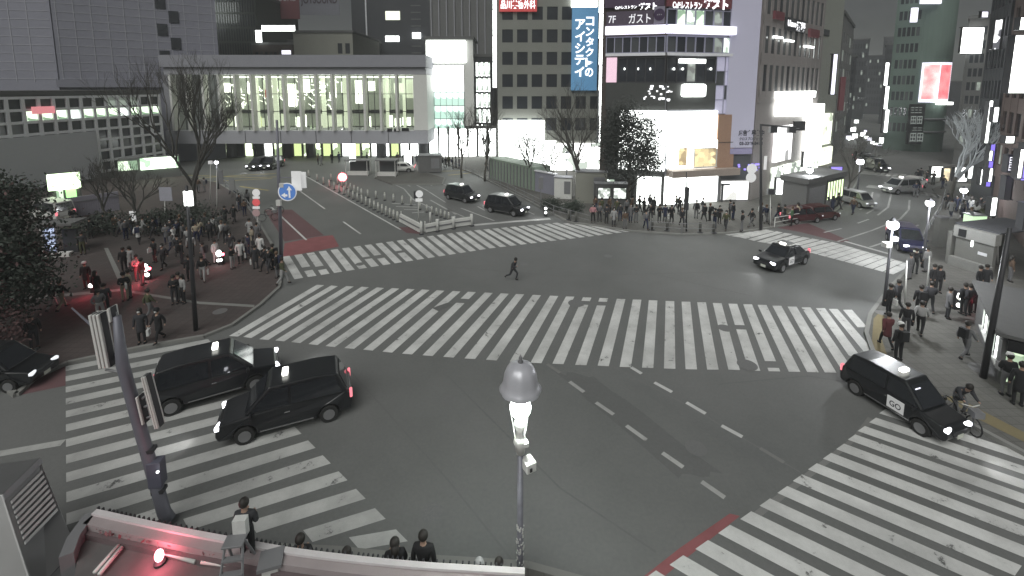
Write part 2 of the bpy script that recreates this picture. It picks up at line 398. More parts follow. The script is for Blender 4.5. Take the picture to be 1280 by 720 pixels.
line('edge_line', [[(382, 220), (501, 287)], [(350, 269), (383, 300)], [(374, 238), (406, 261)], [(429, 277), (451, 292.5)], [(338, 258), (346, 265)]], M_paint, .15)
line('edge_line', [[(492, 230), (505, 236), (517, 250), (540, 260)], [(516, 229), (532, 237), (557, 253)], [(541, 225), (564, 234)], [(503, 228), (513, 233)], [(528, 227), (540, 232)],
                   [(559, 262), (580, 271)], [(576, 260), (618, 276)], [(597, 258), (606, 263)], [(640, 238), (662, 246)], [(645, 258), (668, 268)]], M_paint2, .16)
line('stop_line', [[(590, 281.5), (640, 277), (688, 273.5)]], M_paint, .45)
line('stop_line', [[(1056, 301.5), (1112, 317.5)]], M_paint, .3)
line('stop_line', [[(-60, 576), (0, 567), (79, 553)]], M_paint2, .3)
line('edge_line', [[(1047, 302), (1090, 288), (1125, 274), (1136, 262), (1137, 250)], [(1087, 309), (1120, 298), (1148, 281)], [(1030, 290.5), (1052, 285.5)], [(1072, 279), (1086, 274)], [(1083, 267), (1092, 262)],
                   [(1097, 269), (1110, 259), (1114, 243)], [(1075, 262), (1088, 254), (1091, 240)], [(1160, 300), (1170, 290), (1176, 272)]], M_paint2, .16)
line('hatch_marking', [[(490, 254), (520, 256)], [(495, 258), (522, 259)], [(505, 262), (525, 262)], [(515, 266), (530, 265)], [(538, 250), (570, 268)]], M_paint2, .2)
line('yellow_marking', [[(232, 224), (300, 219), (345, 217)], [(232, 219), (320, 222), (345, 221)], [(262, 227), (340, 223)], [(300, 233), (336, 238)]], M_yel, .3)
line('yellow_marking', [[(545, 214), (600, 213)], [(560, 219), (590, 216)]], M_yel, .3)
# manholes and repair patches
def disc(px, py, r, m, name='manhole_cover', z=.012):
    p = G(px, py, z); n = 20
    o = MB().add([(p.x+r*math.cos(6.2832*i/n), p.y+r*math.sin(6.2832*i/n), z) for i in range(n)], [tuple(range(n))]).build(name, m); tag(o, kind='structure')
M_iron = mat('cast_iron', (.13, .13, .13), .6, noise=.3, scale=20)
for x, y, r in ((720, 379, .45), (934, 456, .42), (906, 410, .35), (655, 330, .3), (1102, 391, .3), (275, 389, .35), (1230, 462, .5)):
    disc(x, y, r, M_iron, z=.014 if x not in (1102, 275, 1230) else KZ+.006)
M_patch = ground_mat('patched_asphalt', (.108, .11, .108), (.13, .13, .13), .8)
sheet('asphalt_patch', [(540, 385), (560, 378), (566, 381), (548, 389)], M_patch, .011)
sheet('asphalt_patch', [(936, 645), (1064, 548), (1085, 521), (1094, 526), (1060, 560), (951, 646)], mat('pale_asphalt', (.175, .175, .17), noise=.1), .004)

M_wear = ground_mat('tyre_polished_asphalt', (.112, .115, .113), (.142, .143, .141), .62)
rr = random.Random(4)
for k, pts in enumerate([[(770, 470), (850, 492), (1000, 575), (960, 590)], [(690, 462), (740, 468), (900, 590), (850, 600)], [(560, 310), (660, 300), (700, 320), (600, 335)]]):
    P_ = [G(*p, .0) for p in pts]; c = sum(P_, Vector())/4; out = []
    for i in range(4):
        for t in range(6):
            q_ = P_[i].lerp(P_[(i+1) % 4], t/6); q_ = c+(q_-c)*rr.uniform(.86, 1.05); out.append((q_.x, q_.y, .0035+k*.0002))
    o = MB().add(out, [tuple(range(len(out)))]).build('asphalt_patch', M_patch if k % 2 else M_wear); tag(o, kind='structure')
for x, y, r_ in ((560, 500, .3), (870, 560, .35), (540, 640, .3), (450, 330, .3), (760, 320, .3), (1010, 420, .0)):
    if r_: disc(x, y, r_, M_iron, z=.0125)
# ---------------- buildings ----------------
WHITE = (.9, 1, .93)
M_conc = mat('concrete_panel', (.23, .23, .275), .8, noise=.1, scale=.4)
M_concd = mat('dark_concrete', (.07, .072, .08), .85, noise=.12, scale=.4)
M_grid = mat('pale_facade_grid', (.7, .7, .73), .7, noise=.06)
M_seam = mat('panel_seam', (.4, .4, .44), .8)
M_dglass = mat('dark_glass', (.035, .038, .045), .12, noise=.3, scale=.5, spec=.6)
M_dglass2 = mat('grey_glass', (.08, .085, .09), .2, noise=.35, scale=.6, spec=.6)
M_lit = emat('lit_room', WHITE, .8, (.25, .32, .25), .2, .75, 1.5)
M_litg = emat('greenish_lit_room', (.8, 1, .72), .9, (.12, .2, .12), .2, .8, 1.2)
M_litd = emat('dim_room', (.5, .6, .5), .22, (.05, .06, .05), .3, .9, 1.5)
M_white = mat('white_light_panel', (.8, .8, .8), .5, noise=0, emit=(.93, .98, .94), es=2.2)
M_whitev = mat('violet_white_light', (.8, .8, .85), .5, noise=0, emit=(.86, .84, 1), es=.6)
M_violet = mat('violet_light', (.3, .25, .6), .5, noise=0, emit=(.25, .18, .9), es=.5)
M_green = mat('green_light', (.4, .8, .3), .5, noise=0, emit=(.45, 1, .35), es=.6)
M_metal = mat('grey_metal', (.22, .22, .23), .5, .3, noise=.1)
M_dmetal = mat('dark_metal', (.05, .05, .055), .5, .3, noise=.15)
M_cream = mat('cream_wall', (.25, .25, .22), .85, noise=.1, scale=.5)
M_beige = mat('beige_tile', (.21, .215, .195), .85, noise=.1, scale=.6)
M_lav = mat('lavender_panel', (.36, .355, .43), .7, noise=.05, scale=.3, emit=(.7, .68, .9), es=.06)
M_tan = mat('tan_cladding', (.32, .2, .14), .8, noise=.12)
M_brown = mat('dark_brown_wall', (.07, .055, .05), .85, noise=.2)
M_pur = mat('dark_purple_wall', (.075, .05, .085), .8, noise=.2)
M_black = mat('black_paint', (.015, .015, .017), .4, noise=0)
M_letw = mat('white_letter', (.8, .8, .8), .6, noise=0, emit=(.95, .96, 1), es=.75)
M_letd = mat('dark_letter', (.03, .03, .04), .7, noise=0)
M_wpaint = mat('white_paint', (.6, .6, .58), .6, noise=.06)
M_blue = mat('blue_banner', (.14, .27, .42), .7, noise=.08, emit=(.12, .4, .75), es=.12)
M_redsign = mat('red_sign', (.4, .06, .06), .6, noise=.05, emit=(.9, .12, .12), es=.12)
M_maroon = mat('maroon_sign', (.16, .05, .06), .8, noise=.08)
M_green_w = mat('green_grey_wall', (.12, .165, .145), .8, noise=.12, scale=.3)
M_dark_w = mat('night_wall', (.05, .052, .06), .85, noise=.15, scale=.4)
M_mid_w = mat('mid_wall', (.13, .13, .13), .85, noise=.15, scale=.4)
M_redbr = mat('reddish_brick', (.11, .08, .075), .85, noise=.15)
Z3 = Vector((0, 0, 1))

# station annex with the white window grid, lower left
F1 = Fac(G(-70, 262), G(208, 211))
def annex():
    r = building('station_annex', 'low station building with pale white window grid and one lit floor', F1, 12, 11.3, M_mid_w)
    u0 = F1.L*.0; n = 16
    def mf(i, j):
        if j == 5 and 5 <= i <= 15: return M_litg if i % 4 else M_lit
        if j == 6 and i in (11, 12, 13): return M_litd
        return M_dglass if (i*7+j*3) % 5 else M_dglass2
    windows(r, F1, u0, F1.L-.3, 1.2, 11, n, 7, .22, .22, mf, M_grid, .3)
    q = MB(); F1.box(q, F1.L*.0, F1.L*.6, .6, 6.6, .4, .6); q.build('blank_panel', mat('pale_blank_panel', (.42, .42, .45), .8, noise=.06), r, world=True)
    return r
annex()
sign(F1, (36, 133, 64, 142), mat('pink_letters_board', (.3, .12, .13), .7, emit=(1, .35, .38), es=.3), 'small pink lettered strip sign on the roof edge of the gridded station building', d0=.4, d1=.6)
# lit green entrance at its foot
r = Root('lit_kiosk', 'small kiosk with glowing green white front below the station building', 'kiosk', tuple(G(85, 262)))
KF = Fac(G(68, 262), G(101, 258))
q = MB(); KF.box(q, 0, KF.L, 0, 2.9, -2, 0); q.build('wall', M_mid_w, r, world=True)
q = MB(); KF.box(q, -.2, KF.L+.2, 2.0, 3.6, .05, .5); q.build('lit_sign', mat('green_white_light', (.6, .8, .6), .5, noise=0, emit=(.75, 1, .6), es=1.6), r, world=True)
q = MB(); KF.box(q, KF.L*.15, KF.L*.4, .1, 1.9, .02, .08); q.build('window', M_litg, r, world=True)
q = MB(); KF.box(q, KF.L*.5, KF.L*.9, .1, 1.9, .02, .08); q.build('door', M_green, r, world=True)
r = Root('station_shopfront', 'white lit shopfront under the right end of the gridded station building', 'shopfront', tuple(G(200, 226)))
KF = Fac(G(150, 228), G(226, 221))
q = MB(); KF.box(q, 0, KF.L, .13, 3.0, -1, 0); q.build('wall', M_mid_w, r, world=True)
q = MB(); KF.box(q, KF.L*.35, KF.L*.98, 1.4, 2.9, .02, .3); q.build('lit_sign', emat('shop_glow', (.8, 1, .75), 1.5, (.2, .35, .2), .1, .45, .8), r, world=True)
q = MB(); KF.box(q, 0, KF.L*.3, 1.5, 2.7, .02, .2); q.build('window', M_litg, r, world=True)

# department store tower behind
F2 = Fac(Vector((-66, 66, 0)), Vector((-49.6, 77, 0)))
r = building('department_store_tower', 'tall grey tower of concrete panels with a zigzag column of dark windows', F2, 25, 62, M_conc)
sb = MB()
for k in range(11): F2.box(sb, F2.L*(.02+.095*k), F2.L*(.02+.095*k)+.07, 13, 60, .003, .05)
for k in range(28): F2.box(sb, .2, F2.L-.2, 13.4+k*1.2, 13.46+k*1.2, .003, .04)
sb.build('panel_seams', M_seam, r, world=True)
q = MB(); F2.box(q, -.3, F2.L+.3, 12.2, 13.3, .01, .5); q.build('cornice', M_conc, r, world=True)
base = None
for k in range(12):
    u = F2.L*(.60 if k % 2 else .68); q = MB(); F2.box(q, u, u+1.3, 14.0+k*2.1, 15.9+k*2.1, .01, .09); setmat(q.build('window', M_dglass, r, world=True), M_dglass)
r = building('department_store_wing', 'wide grey concrete wing of the department store at the left edge', Fac(Vector((-110, 58, 0)), Vector((-66.2, 66, 0))), 20, 62, M_conc)
ff = Fac(Vector((-110, 58, 0)), Vector((-66.2, 66, 0))); sb = MB()
for k in range(9): ff.box(sb, 24+k*2.2, 24.07+k*2.2, 13, 60, .003, .05)
for k in range(28): ff.box(sb, 24, ff.L-.2, 13.4+k*1.2, 13.46+k*1.2, .003, .04)
sb.build('panel_seams', M_seam, r, world=True)

# covered footbridge
YB = 72.
def wx(px, Y=YB): return W(px, 150, Y).x
def wz(py, Y=YB, px=372): return W(px, py, Y).z
BF = Fac(Vector((wx(210), YB, 0)), Vector((wx(535), YB, 0)))
r = Root('covered_footbridge', 'long covered footbridge with tall lit glass bays between pale fins', 'footbridge', (wx(210), YB, 0))
def bx(x0, y0, x1, y1, d0, d1, q=None):
    q = q or MB(); return q.box(((wx(x0)+wx(x1))/2, YB-(d0+d1)/2, (wz(y0)+wz(y1))/2), (abs(wx(x1)-wx(x0)), abs(d1-d0), abs(wz(y0)-wz(y1))))
bx(210, 69, 535, 84, -14, .8).build('roof', mat('bridge_grey', (.24, .24, .27), .7, noise=.08), r, world=True)
q = bx(212, 84.3, 534, 93, -14, .3); q.build('fascia', mat('bridge_grey_light', (.33, .33, .36), .7, noise=.08), r, world=True)
bx(209, 163, 535, 179, -14, .6).build('deck', MATS['bridge_grey_light'], r, world=True)
q = MB()
for x in (268, 308, 352, 396, 440, 486): bx(x-.3, 163, x+.3, 179, .6, .64, q)
q.build('deck_joint', M_dmetal, r, world=True)
bx(210, 93.3, 222, 162.7, -14, .3).build('end_wall', mat('bridge_end', (.22, .22, .24)), r, world=True)
bx(518, 93.3, 535, 162.7, -14, .3).build('end_wall', M_wpaint, r, world=True)
bays = [222+ (518-222)*i/15 for i in range(16)]
for i, x in enumerate(bays[:-1]):
    bx(x-1.3, 93.3, x+1.3, 163, -.2, 1.0).build('fin', M_wpaint, r, world=True)
M_pane = bpy.data.materials.new('clear_pane'); M_pane.use_nodes = True; MATS['clear_pane'] = M_pane
n_ = M_pane.node_tree; o_ = n_.nodes['Material Output']; gl = n_.nodes.new('ShaderNodeBsdfGlossy'); gl.inputs['Roughness'].default_value = .05; tr = n_.nodes.new('ShaderNodeBsdfTransparent'); tr.inputs[0].default_value = (.86, .88, .84, 1)
mxs = n_.nodes.new('ShaderNodeMixShader'); mxs.inputs[0].default_value = .08; n_.links.new(tr.outputs[0], mxs.inputs[1]); n_.links.new(gl.outputs[0], mxs.inputs[2]); n_.links.new(mxs.outputs[0], o_.inputs['Surface'])
for i in range(15):
    a, b = bays[i]+1.3, bays[i+1]-1.3
    o = bx(a, 93.6, b, 162.6, -.33, -.30).build('window', M_pane, r, world=True)
    q = MB(); bx((a+b)/2-.3, 93.6, (a+b)/2+.3, 162.6, -.24, -.1, q); bx(a, 117, b, 117.7, -.24, -.1, q); bx(a, 139, b, 139.8, -.24, -.1, q); q.build('glazing_bar', M_dmetal, o)
    o.children[0].data.transform(r.matrix_world_inv)
YI = YB+6
def ix(x0, y0, x1, y1, d0, d1, q=None, Y=YI):
    q = q or MB(); a0 = W(x0, y1, Y); a1 = W(x1, y0, Y); return q.box(((a0.x+a1.x)/2, Y-(d0+d1)/2, (a0.z+a1.z)/2), (a1.x-a0.x, abs(d1-d0), a1.z-a0.z))
ix(216, 92, 536, 166, -.5, 0).build('back_wall', mat('bridge_inside', (.2, .22, .2), .8, emit=(.72, .78, .62), es=.13), r, world=True)  # the wall itself glows, standing in for light inside the bridge
rr = random.Random(15)
M_il = mat('inside_glow', (.7, .75, .7), .5, noise=0, emit=(.95, 1, .85), es=2.2); M_il2 = mat('inside_soft', (.4, .45, .4), .5, noise=0, emit=(.82, .88, .66), es=.45)
M_ilr = mat('inside_red', (.4, .1, .1), .6, noise=0, emit=(1, .3, .25), es=.2); M_ily = mat('inside_yellow', (.5, .5, .2), .6, noise=0, emit=(.85, .95, .4), es=.35)
ix(280, 96, 520, 97.2, .6, .9).build('ceiling_light_strip', M_il, r, world=True)
x = 275.
while x < 520:   # invented glowing panels, set for the bays' brightness, upper row
    wd = rr.uniform(4, 13); u = rr.random(); y0 = rr.uniform(98, 106); y1 = rr.uniform(112, 133)
    if x > 400 or u < .6: ix(x, y0, min(x+wd, 528), y1, .01, .1).build('wall_panel', M_il if u < .45 else M_il2, r, world=True)
    x += wd+rr.uniform(2, 9)
q = MB()     # an abstract frieze of slanting strokes on the upper left of the back wall
for k in range(120):
    px, py = rr.uniform(282, 420), rr.uniform(100, 134); c = W(px, py, YI); a = rr.uniform(0, 3.14); l_ = rr.uniform(.15, .65); t_ = rr.uniform(.04, .12)
    d1 = Vector((math.cos(a), 0, math.sin(a)))*l_; d2 = Vector((-math.sin(a), 0, math.cos(a)))*t_; c.y -= .12+k*.002
    q.add([c-d1-d2, c+d1-d2*.3, c+d1+d2*.3, c-d1+d2], [(0, 1, 2, 3)])
q.build('frieze', M_il, r, world=True)['kind'] = 'stuff'
ix(333, 112, 337, 122, .3, .35).build('frieze_accent', M_ilr, r, world=True)
ix(276, 137, 530, 141.5, .2, .6).build('cross_beam', M_dmetal, r, world=True)
x = 276.
while x < 524:   # invented glowing panels, lower row
    wd = rr.uniform(3, 11); u = rr.random()
    if u < .7: ix(x, rr.uniform(142, 148), min(x+wd, 528), rr.uniform(156, 161), .01, .1).build('wall_panel', M_il if u < .4 else (M_ily if u < .48 else M_il2), r, world=True)
    x += wd+rr.uniform(1, 6)
for k in range(9):
    x = 300+k*26+rr.uniform(-5, 5); ix(x, 97, x+1.4, 163, 1.0, 1.3).build('inner_post', M_il2 if k % 3 else M_dmetal, r, world=True)  # most posts glow by their material, part of the invented brightness pattern
plr = (('a', 300), ('b', 400), ('c', 490))
for _, x in plr:
    d = bpy.data.lights.new('inside_light', 'POINT'); d.energy = 220; d.shadow_soft_size = 1; d.color = (.97, 1, .88); o = bpy.data.objects.new('inside_light', d); C.objects.link(o); o.parent = r.o; o.location = r.matrix_world_inv @ W(x, 110, YB+3)
for x in (226, 258, 366, 462, 520):
    q = MB(); q.tube([(wx(x), YB+6, 0), (wx(x), YB+6, wz(179))], .9, 12); q.build('support_column', mat('column_grey', (.14, .14, .15)), r, world=True)
q = MB(); bx(485, 160, 491, 164, .61, .68, q); bx(493.5, 160, 500, 164, .61, .68, q); bx(503, 159.5, 512, 163.5, .61, .68, q)
q.build('nameplate', M_black, r, world=True)
# abstract painted frieze inside the bridge
# bright concourse under it
r = Root('concourse_front', 'lit station concourse front with columns and doors beneath the footbridge', 'shopfront', (wx(380, 78), 78, 0))
FC = Fac(Vector((wx(255, 78), 78, 0)), Vector((wx(622, 78), 78, 0)))
q = MB(); FC.box(q, 0, FC.L, 0, 5.5, -1, 0); q.build('wall', M_mid_w, r, world=True)
nb = 30; ms = [emat('concourse_light', (.85, 1, .65), 1.8, (.1, .13, .07), .25, .6, .7), M_dglass2, mat('yellow_green_light', (.6, .7, .3), .5, emit=(.75, .9, .4), es=.5), M_white]
for i in range(nb):
    u = FC.L*i/nb; m = ms[[1, 0, 0, 1, 0, 1, 3, 0, 1, 2, 0, 0, 2, 0, 3, 2, 0, 3, 3, 2, 3, 3, 3, 3, 3, 3, 3, 3, 3, 3][i]]
    q = MB(); FC.box(q, u+.1, u+FC.L/nb*.8, .2, 5.0, .01, .08); q.build('shop_window', m, r, world=True)
q = MB()
for i in range(nb+1): FC.box(q, FC.L*i/nb-.2, FC.L*i/nb+.08, 0, 5.4, .01, .35)
q.build('pilasters', M_mid_w, r, world=True)

# buildings behind the bridge
def simple(name, label, x0, x1, Y, ztop, m, depth=20, nu=0, nz=0, mfun=None, fm=None, z0=0, fu=.4, fz=.4, dz=0, cat='building', wz0=None, face=None):
    f = Fac(Vector((wx(x0, Y), Y, 0)), Vector((wx(x1, Y), Y+dz, 0)))
    if face or (face is None and x0 > 1030):
        A = Vector((wx(x0, Y), Y, 0)); k = ray(x1, 150); k = Vector((k.x, k.y, 0)).normalized()*A.length; f = Fac(A, k)
    r = building(name, label, f, depth, ztop, m, z0)
    if nu: windows(r, f, .4, f.L-.4, wz0 if wz0 is not None else 3., ztop-.8, nu, nz, fu, fz, mfun or (lambda i, j: M_dglass), fm or m, .15)
    return r, f
M_rib = mat('ribbed_dark_wall', (.06, .065, .06), .85)
r, f = simple('ribbed_office_block', 'dark office block with narrow vertical slots behind the left of the footbridge', 258, 330, 105, 33, M_rib, nu=22, nz=9, fu=.5, fz=.15)
r, f = simple('narrow_dark_block', 'narrow dark green block between the tower and the ribbed offices', 212, 230, 110, 36, M_green_w)
sign(Fac(Vector((wx(200, 100), 100, 0)), Vector((wx(280, 100), 100, 0))), (227, -8, 263, 21), M_white, 'large blank white glowing screen above the left end of the footbridge', name='screen', cat='screen', frame=M_dmetal)
sign(Fac(Vector((wx(200, 100), 100, 0)), Vector((wx(280, 100), 100, 0))), (227, 24, 245, 32), M_whitev, 'small violet white strip sign below the blank glowing screen', frame=M_dmetal)
sign(Fac(Vector((wx(200, 90), 90, 0)), Vector((wx(280, 90), 90, 0))), (219, 55, 229, 71), M_white, 'small upright white light box on the roof of the footbridge', frame=M_dmetal)
r, f = simple('karaoke_building', 'dark grey building carrying a maroon and a grey rooftop billboard', 318, 470, 118, 24, M_concd, nu=18, nz=5, fu=.3, fz=.35, mfun=lambda i, j: M_dglass if (i+j) % 3 else M_dglass2)
fk = Fac(Vector((wx(318, 116), 116, 0)), Vector((wx(460, 116), 116, 0)))
sign(fk, (328, -30, 374, 24), M_maroon, 'maroon rooftop billboard with white letters cut off at the top', txt=[('JOYSOUND', 331, -6, 371, 4)], tm=mat('dim_white_letter', (.5, .5, .5)), name='billboard', cat='billboard')
sign(fk, (374.6, -30, 424, 19), mat('grey_billboard', (.2, .2, .23)), 'grey rooftop billboard with dark letters beside the maroon one', txt=[('JOYSOUND', 376.5, -6, 422, 8)], tm=mat('dark_maroon_letter', (.05, .03, .045)), name='billboard', cat='billboard', bold=.02)
sign(Fac(Vector((wx(318, 100), 100, 0)), Vector((wx(400, 100), 100, 0))), (328, 32, 369, 39), M_white, 'long white strip light under the maroon billboard')
sign(Fac(Vector((wx(318, 100), 100, 0)), Vector((wx(400, 100), 100, 0))), (320.5, 38, 327.5, 53), M_white, 'short upright white light at the end of the long strip light')
sign(Fac(Vector((wx(318, 90), 90, 0)), Vector((wx(400, 90), 90, 0))), (353, 63, 364, 68), M_whitev, 'tiny violet white lamp on the footbridge roof')
r, f = simple('old_brick_block', 'low dark block with pale window piers below the strip light', 322, 372, 101, 21.5, M_brown, nu=8, nz=4, fu=.35, fz=.35, mfun=lambda i, j: M_dglass2 if i % 2 else M_dglass)
r, f = simple('cream_block', 'plain cream block with a few small windows behind the footbridge', 372.5, 445, 100, 24, M_cream)
windows(r, f, f.L*.72, f.L-.3, 15, 22.5, 2, 2, .4, .4, lambda i, j: M_dglass, M_cream, .1)
r, f = simple('tall_grey_hotel', 'tall dark grey tower with only a few lit windows', 445, 545, 125, 60, M_dark_w, depth=15)
for k, (x0, y0, x1, y1) in enumerate([(482, 14, 500, 25), (482, 45, 499, 52)]):
    f_ = f; q = MB(); f_.pbox(q, x0, y0, x1, y1, .02, .2); setmat(q.build('lit_window', M_lit, r, world=True), M_white if k else mat('cream_light', (.7, .7, .6), emit=(.9, .95, .75), es=.55))
q = MB(); f.pbox(q, 516, 41, 526, 48, .02, .6); q.build('wall_lamp', M_white, r, world=True)
q = MB()
for k in range(16): f.box(q, f.L*.72, f.L*.84, 16+k*1.8, 16.3+k*1.8, .01, .1)
q.build('louvres', M_mid_w, r, world=True)
q = MB(); f.box(q, f.L*.17, f.L*.185, 14, 59, .01, .2); q.build('downpipe', M_grid, r, world=True)
# ribbed store and lit glass entrance
r, f = simple('ribbed_department_store', 'tall dark building with thin pale vertical ribs above the glass entrance', 540, 621, 92, 60, M_mid_w)
q = MB()
for k in range(9): f.box(q, f.L*(.02+k*.115), f.L*(.02+k*.115)+.12, 18, 60, .003, .3)
q.build('ribs', M_seam, r, world=True)
r, f = simple('glass_entrance_hall', 'brilliantly lit glass entrance hall at the right end of the footbridge', 534, 592, 78, 20.3, M_wpaint, depth=8)
windows(r, f, .3, f.L-1.6, 4.4, 16, 6, 5, .06, .05, lambda i, j: M_white if j > 2 else (emat('hall_glass', (.75, 1, .88), .9, (.25, .4, .33), .3, .6, .5)), M_metal, .1)
q = MB(); f.box(q, .2, f.L-1.2, 16.4, 20, .02, .3); q.build('light_band', M_white, r, world=True)
q = MB(); f.box(q, .2, f.L-.2, .1, 3.9, .02, .3); q.build('lit_base', M_white, r, world=True)
r, f = simple('mullioned_glass_block', 'lit glass block with close dark mullions beside the bright entrance hall', 592.5, 616, 80, 17.5, M_dmetal, depth=8, nu=6, nz=5, fu=.25, fz=.12, mfun=lambda i, j: M_lit if (i+j) % 2 else M_white, fm=M_dmetal)
# white light strips
def vstrip(x, y0, y1, Y, wd, label, seg=4, group=None):
    f = Fac(Vector((wx(x-10, Y), Y, 0)), Vector((wx(x+10, Y), Y, 0)))
    p = W(x, y1, Y); r = Root('light_strip', label, 'light', (p.x, p.y, p.z), 0, group)
    q = MB(); f.pbox(q, x-wd/2-.5, y0, x+wd/2+.5, y1, .0, .2); q.build('backing', M_dmetal, r, world=True)
    for k in range(seg):
        a = y0+(y1-y0)*k/seg+.6; b = y0+(y1-y0)*(k+1)/seg-.6
        q = MB(); f.pbox(q, x-wd/2, a, x+wd/2, b, .21, .4); q.build('tube', M_white, r, world=True)
vstrip(618.5, -20, 110, 76, 4.5, 'tall white light strip at the left edge of the grey office building')
vstrip(751.5, -15, 178, 55, 6, 'very tall white light strip between the blue banner and the restaurant building', 6)

# grey office building with the blue banner
YO = 64.
r, f = simple('grey_office_building', 'grey tiled office building with rows of dark windows and a blue banner', 622, 756, YO, 34, M_beige, depth=14, nu=7, nz=9, fu=.28, fz=.42, wz0=5.4)
FO = f
q = MB(); f.box(q, .2, f.L*.55, .3, 4.6, .02, .3); q.build('shopfront', M_white, r, world=True)
q = MB(); f.box(q, f.L*.56, f.L-.2, .3, 4.2, .02, .3); q.build('shopfront', emat('patchy_white_front', (1, 1, .97), 1.8, (.15, .17, .15), .3, .5, .6), r, world=True)
sign(FO, (714, 10, 746, 113), M_blue, 'tall blue banner with two columns of white Japanese letters', d0=.2, d1=.6, name='banner', cat='banner', bold=.025,
     txt=[('コンタクトの', 731, 21, 741, 97, True), ('アイシティ', 718, 24, 730, 97, True)], tm=M_letw)
sign(FO, (714, -24, 746, 9.4), M_white, 'blank white light box on top of the blue banner', d0=.2, d1=.6)
sign(FO, (624, -6, 671, 15), M_redsign, 'red sign with white Japanese letters at the top of the grey office building', txt=[('品川美容外科', 626, 1, 669, 12)], tm=M_letw, bold=.02, d0=.2, d1=.5)
sign(FO, (623, 150, 680, 176), M_white, 'wide rounded white light sign behind the bare trees below the grey offices', d0=.4, d1=1.2)

# restaurant building on the corner
YG = 45.
def gx(px): return W(px, 100, YG).x
FL = Fac(Vector((gx(756), YG+1.6, 0)), Vector((gx(832), YG, 0))); FR = Fac(Vector((gx(832.3), YG, 0)), Vector((gx(916), YG+1.6, 0)))
r = Root('restaurant_building', 'corner building with restaurant signs on its upper floors and bright white lower floors', 'building', (gx(832), YG, 0))
for f in (FL, FR):
    q = MB(); f.box(q, 0, f.L, 0, 32, -12, 0); q.build('wall', M_brown if f is FL else mat('corner_wall', (.2, .2, .22)), r, world=True)
    q = MB(); f.box(q, -.1, f.L+.1, 32, 32.5, -12, .3); q.build('roof', M_roof, r, world=True)
    q = MB(); f.pbox(q, 757 if f is FL else 832.5, 33, 831.5 if f is FL else 915, 43, .02, .7); q.build('light_band', M_whitev, r, world=True)
    x0, x1 = (757, 831.5) if f is FL else (833, 914)
    q = MB(); f.pbox(q, x0, -60, x1, 9 if f is FL else 10, .02, .3); q.build('parapet_panel', M_pur if f is FL else M_maroon, r, world=True)
# sixth floor glazing
def wrow(f, x0, y0, x1, y1, n, mf, fm, fu=.12, fz=.06, d=.15, nz=1, name='window'):
    xm, ym = (x0+x1)/2, (y0+y1)/2
    windows(r, f, f.uv(x0, ym)[0], f.uv(x1, ym)[0], f.uv(xm, y1)[1], f.uv(xm, y0)[1], n, nz, fu, fz, mf, fm, d, name)
M_fr = mat('violet_grey_frame', (.3, .3, .38), .6)
wrow(FR, 833, 13, 914, 32, 7, lambda i, j: [M_dglass, M_litg, M_lit, M_litg, M_dglass2, M_litd, M_dglass][i], M_fr)
wrow(FL, 758, 46, 831, 66, 7, lambda i, j: M_dglass2 if i % 2 else M_dglass, M_fr)
wrow(FR, 833, 46, 914, 66, 7, lambda i, j: [M_dglass2, M_dglass, M_dglass2, M_dglass, M_dglass2, M_litd, M_lit][i], M_fr)
q = MB(); FL.pbox(q, 757, 66.5, 831.5, 70, .02, .3); FR.pbox(q, 833, 66.5, 914, 70, .02, .3); q.build('ledge', M_grid, r, world=True)
wrow(FL, 772, 72, 831, 103, 5, lambda i, j: M_dglass, M_dmetal)
wrow(FR, 833, 72, 893, 103, 5, lambda i, j: M_dglass if i != 2 else M_litd, M_dmetal)
q = MB(); FL.pbox(q, 758, 72, 771, 103, .02, .2); q.build('pink_light_panel', mat('pink_light', (.6, .45, .5), emit=(.9, .6, .75), es=.3), r, world=True)
q = MB(); FR.pbox(q, 848, 74, 880, 79, .02, .3); q.build('ceiling_light', M_white, r, world=True)
q = MB()
for x in (780, 797, 812, 840, 851, 886): (FL if x < 832 else FR).pbox(q, x, 85, x+1.4, 87.5, .16, .3)
q.build('pendant_lights', M_white, r, world=True)
wrow(FR, 893.5, 71, 915, 142, 2, lambda i, j: M_dglass2 if (i, j) in ((0, 2), (1, 1)) else mat('pale_violet_panel', (.4, .39, .47), emit=(.7, .68, .95), es=.12), M_fr, .06, .04, nz=4, name='panel')
q = MB(); FL.pbox(q, 757, 103.5, 831.5, 137, .02, .16); FR.pbox(q, 833, 104, 893, 137, .02, .16); q.build('dark_signboard', mat('charcoal_board', (.06, .062, .06)), r, world=True)
q = MB()
rr = random.Random(3)
for k in range(26):
    x = 803+rr.random()*34; y = 106+rr.random()*18; f = FL if x < 831 else FR
    f.pbox(q, x, y, x+1+rr.random()*3, y+.8+rr.random()*2, .17, .24)
q.build('flecked_lights', M_letw, r, world=True)
q = MB(); FR.pbox(q, 849, 105, 879, 121, .17, .6); q.build('lit_logo_box', M_white, r, world=True, bevel=.3)
q = MB(); FL.pbox(q, 757, 137.5, 831.5, 262, .02, .16); q.build('dark_cladding', mat('charcoal_cladding', (.05, .05, .05)), r, world=True)
q = MB(); FR.pbox(q, 833, 139, 893, 174, .02, .4); q.build('light_wall', M_white, r, world=True)
q = MB(); FR.pbox(q, 833, 175.5, 893, 209, .02, .4); q.build('light_wall', M_white, r, world=True)
q = MB(); FL.pbox(q, 774, 137.8, 831.6, 212, .2, .4); q.build('light_wall', M_white, r, world=True)
M_shopi = emat('warm_shop_window', (1, .8, .4), .55, (.25, .16, .06), .2, .8, 1.6)
q = MB(); FR.pbox(q, 845, 184, 855, 206, .42, .5); q.build('display_window', M_shopi, r, world=True)
q = MB(); FR.pbox(q, 864, 185, 890.5, 207, .42, .5); q.build('display_window', M_shopi, r, world=True)
q = MB()
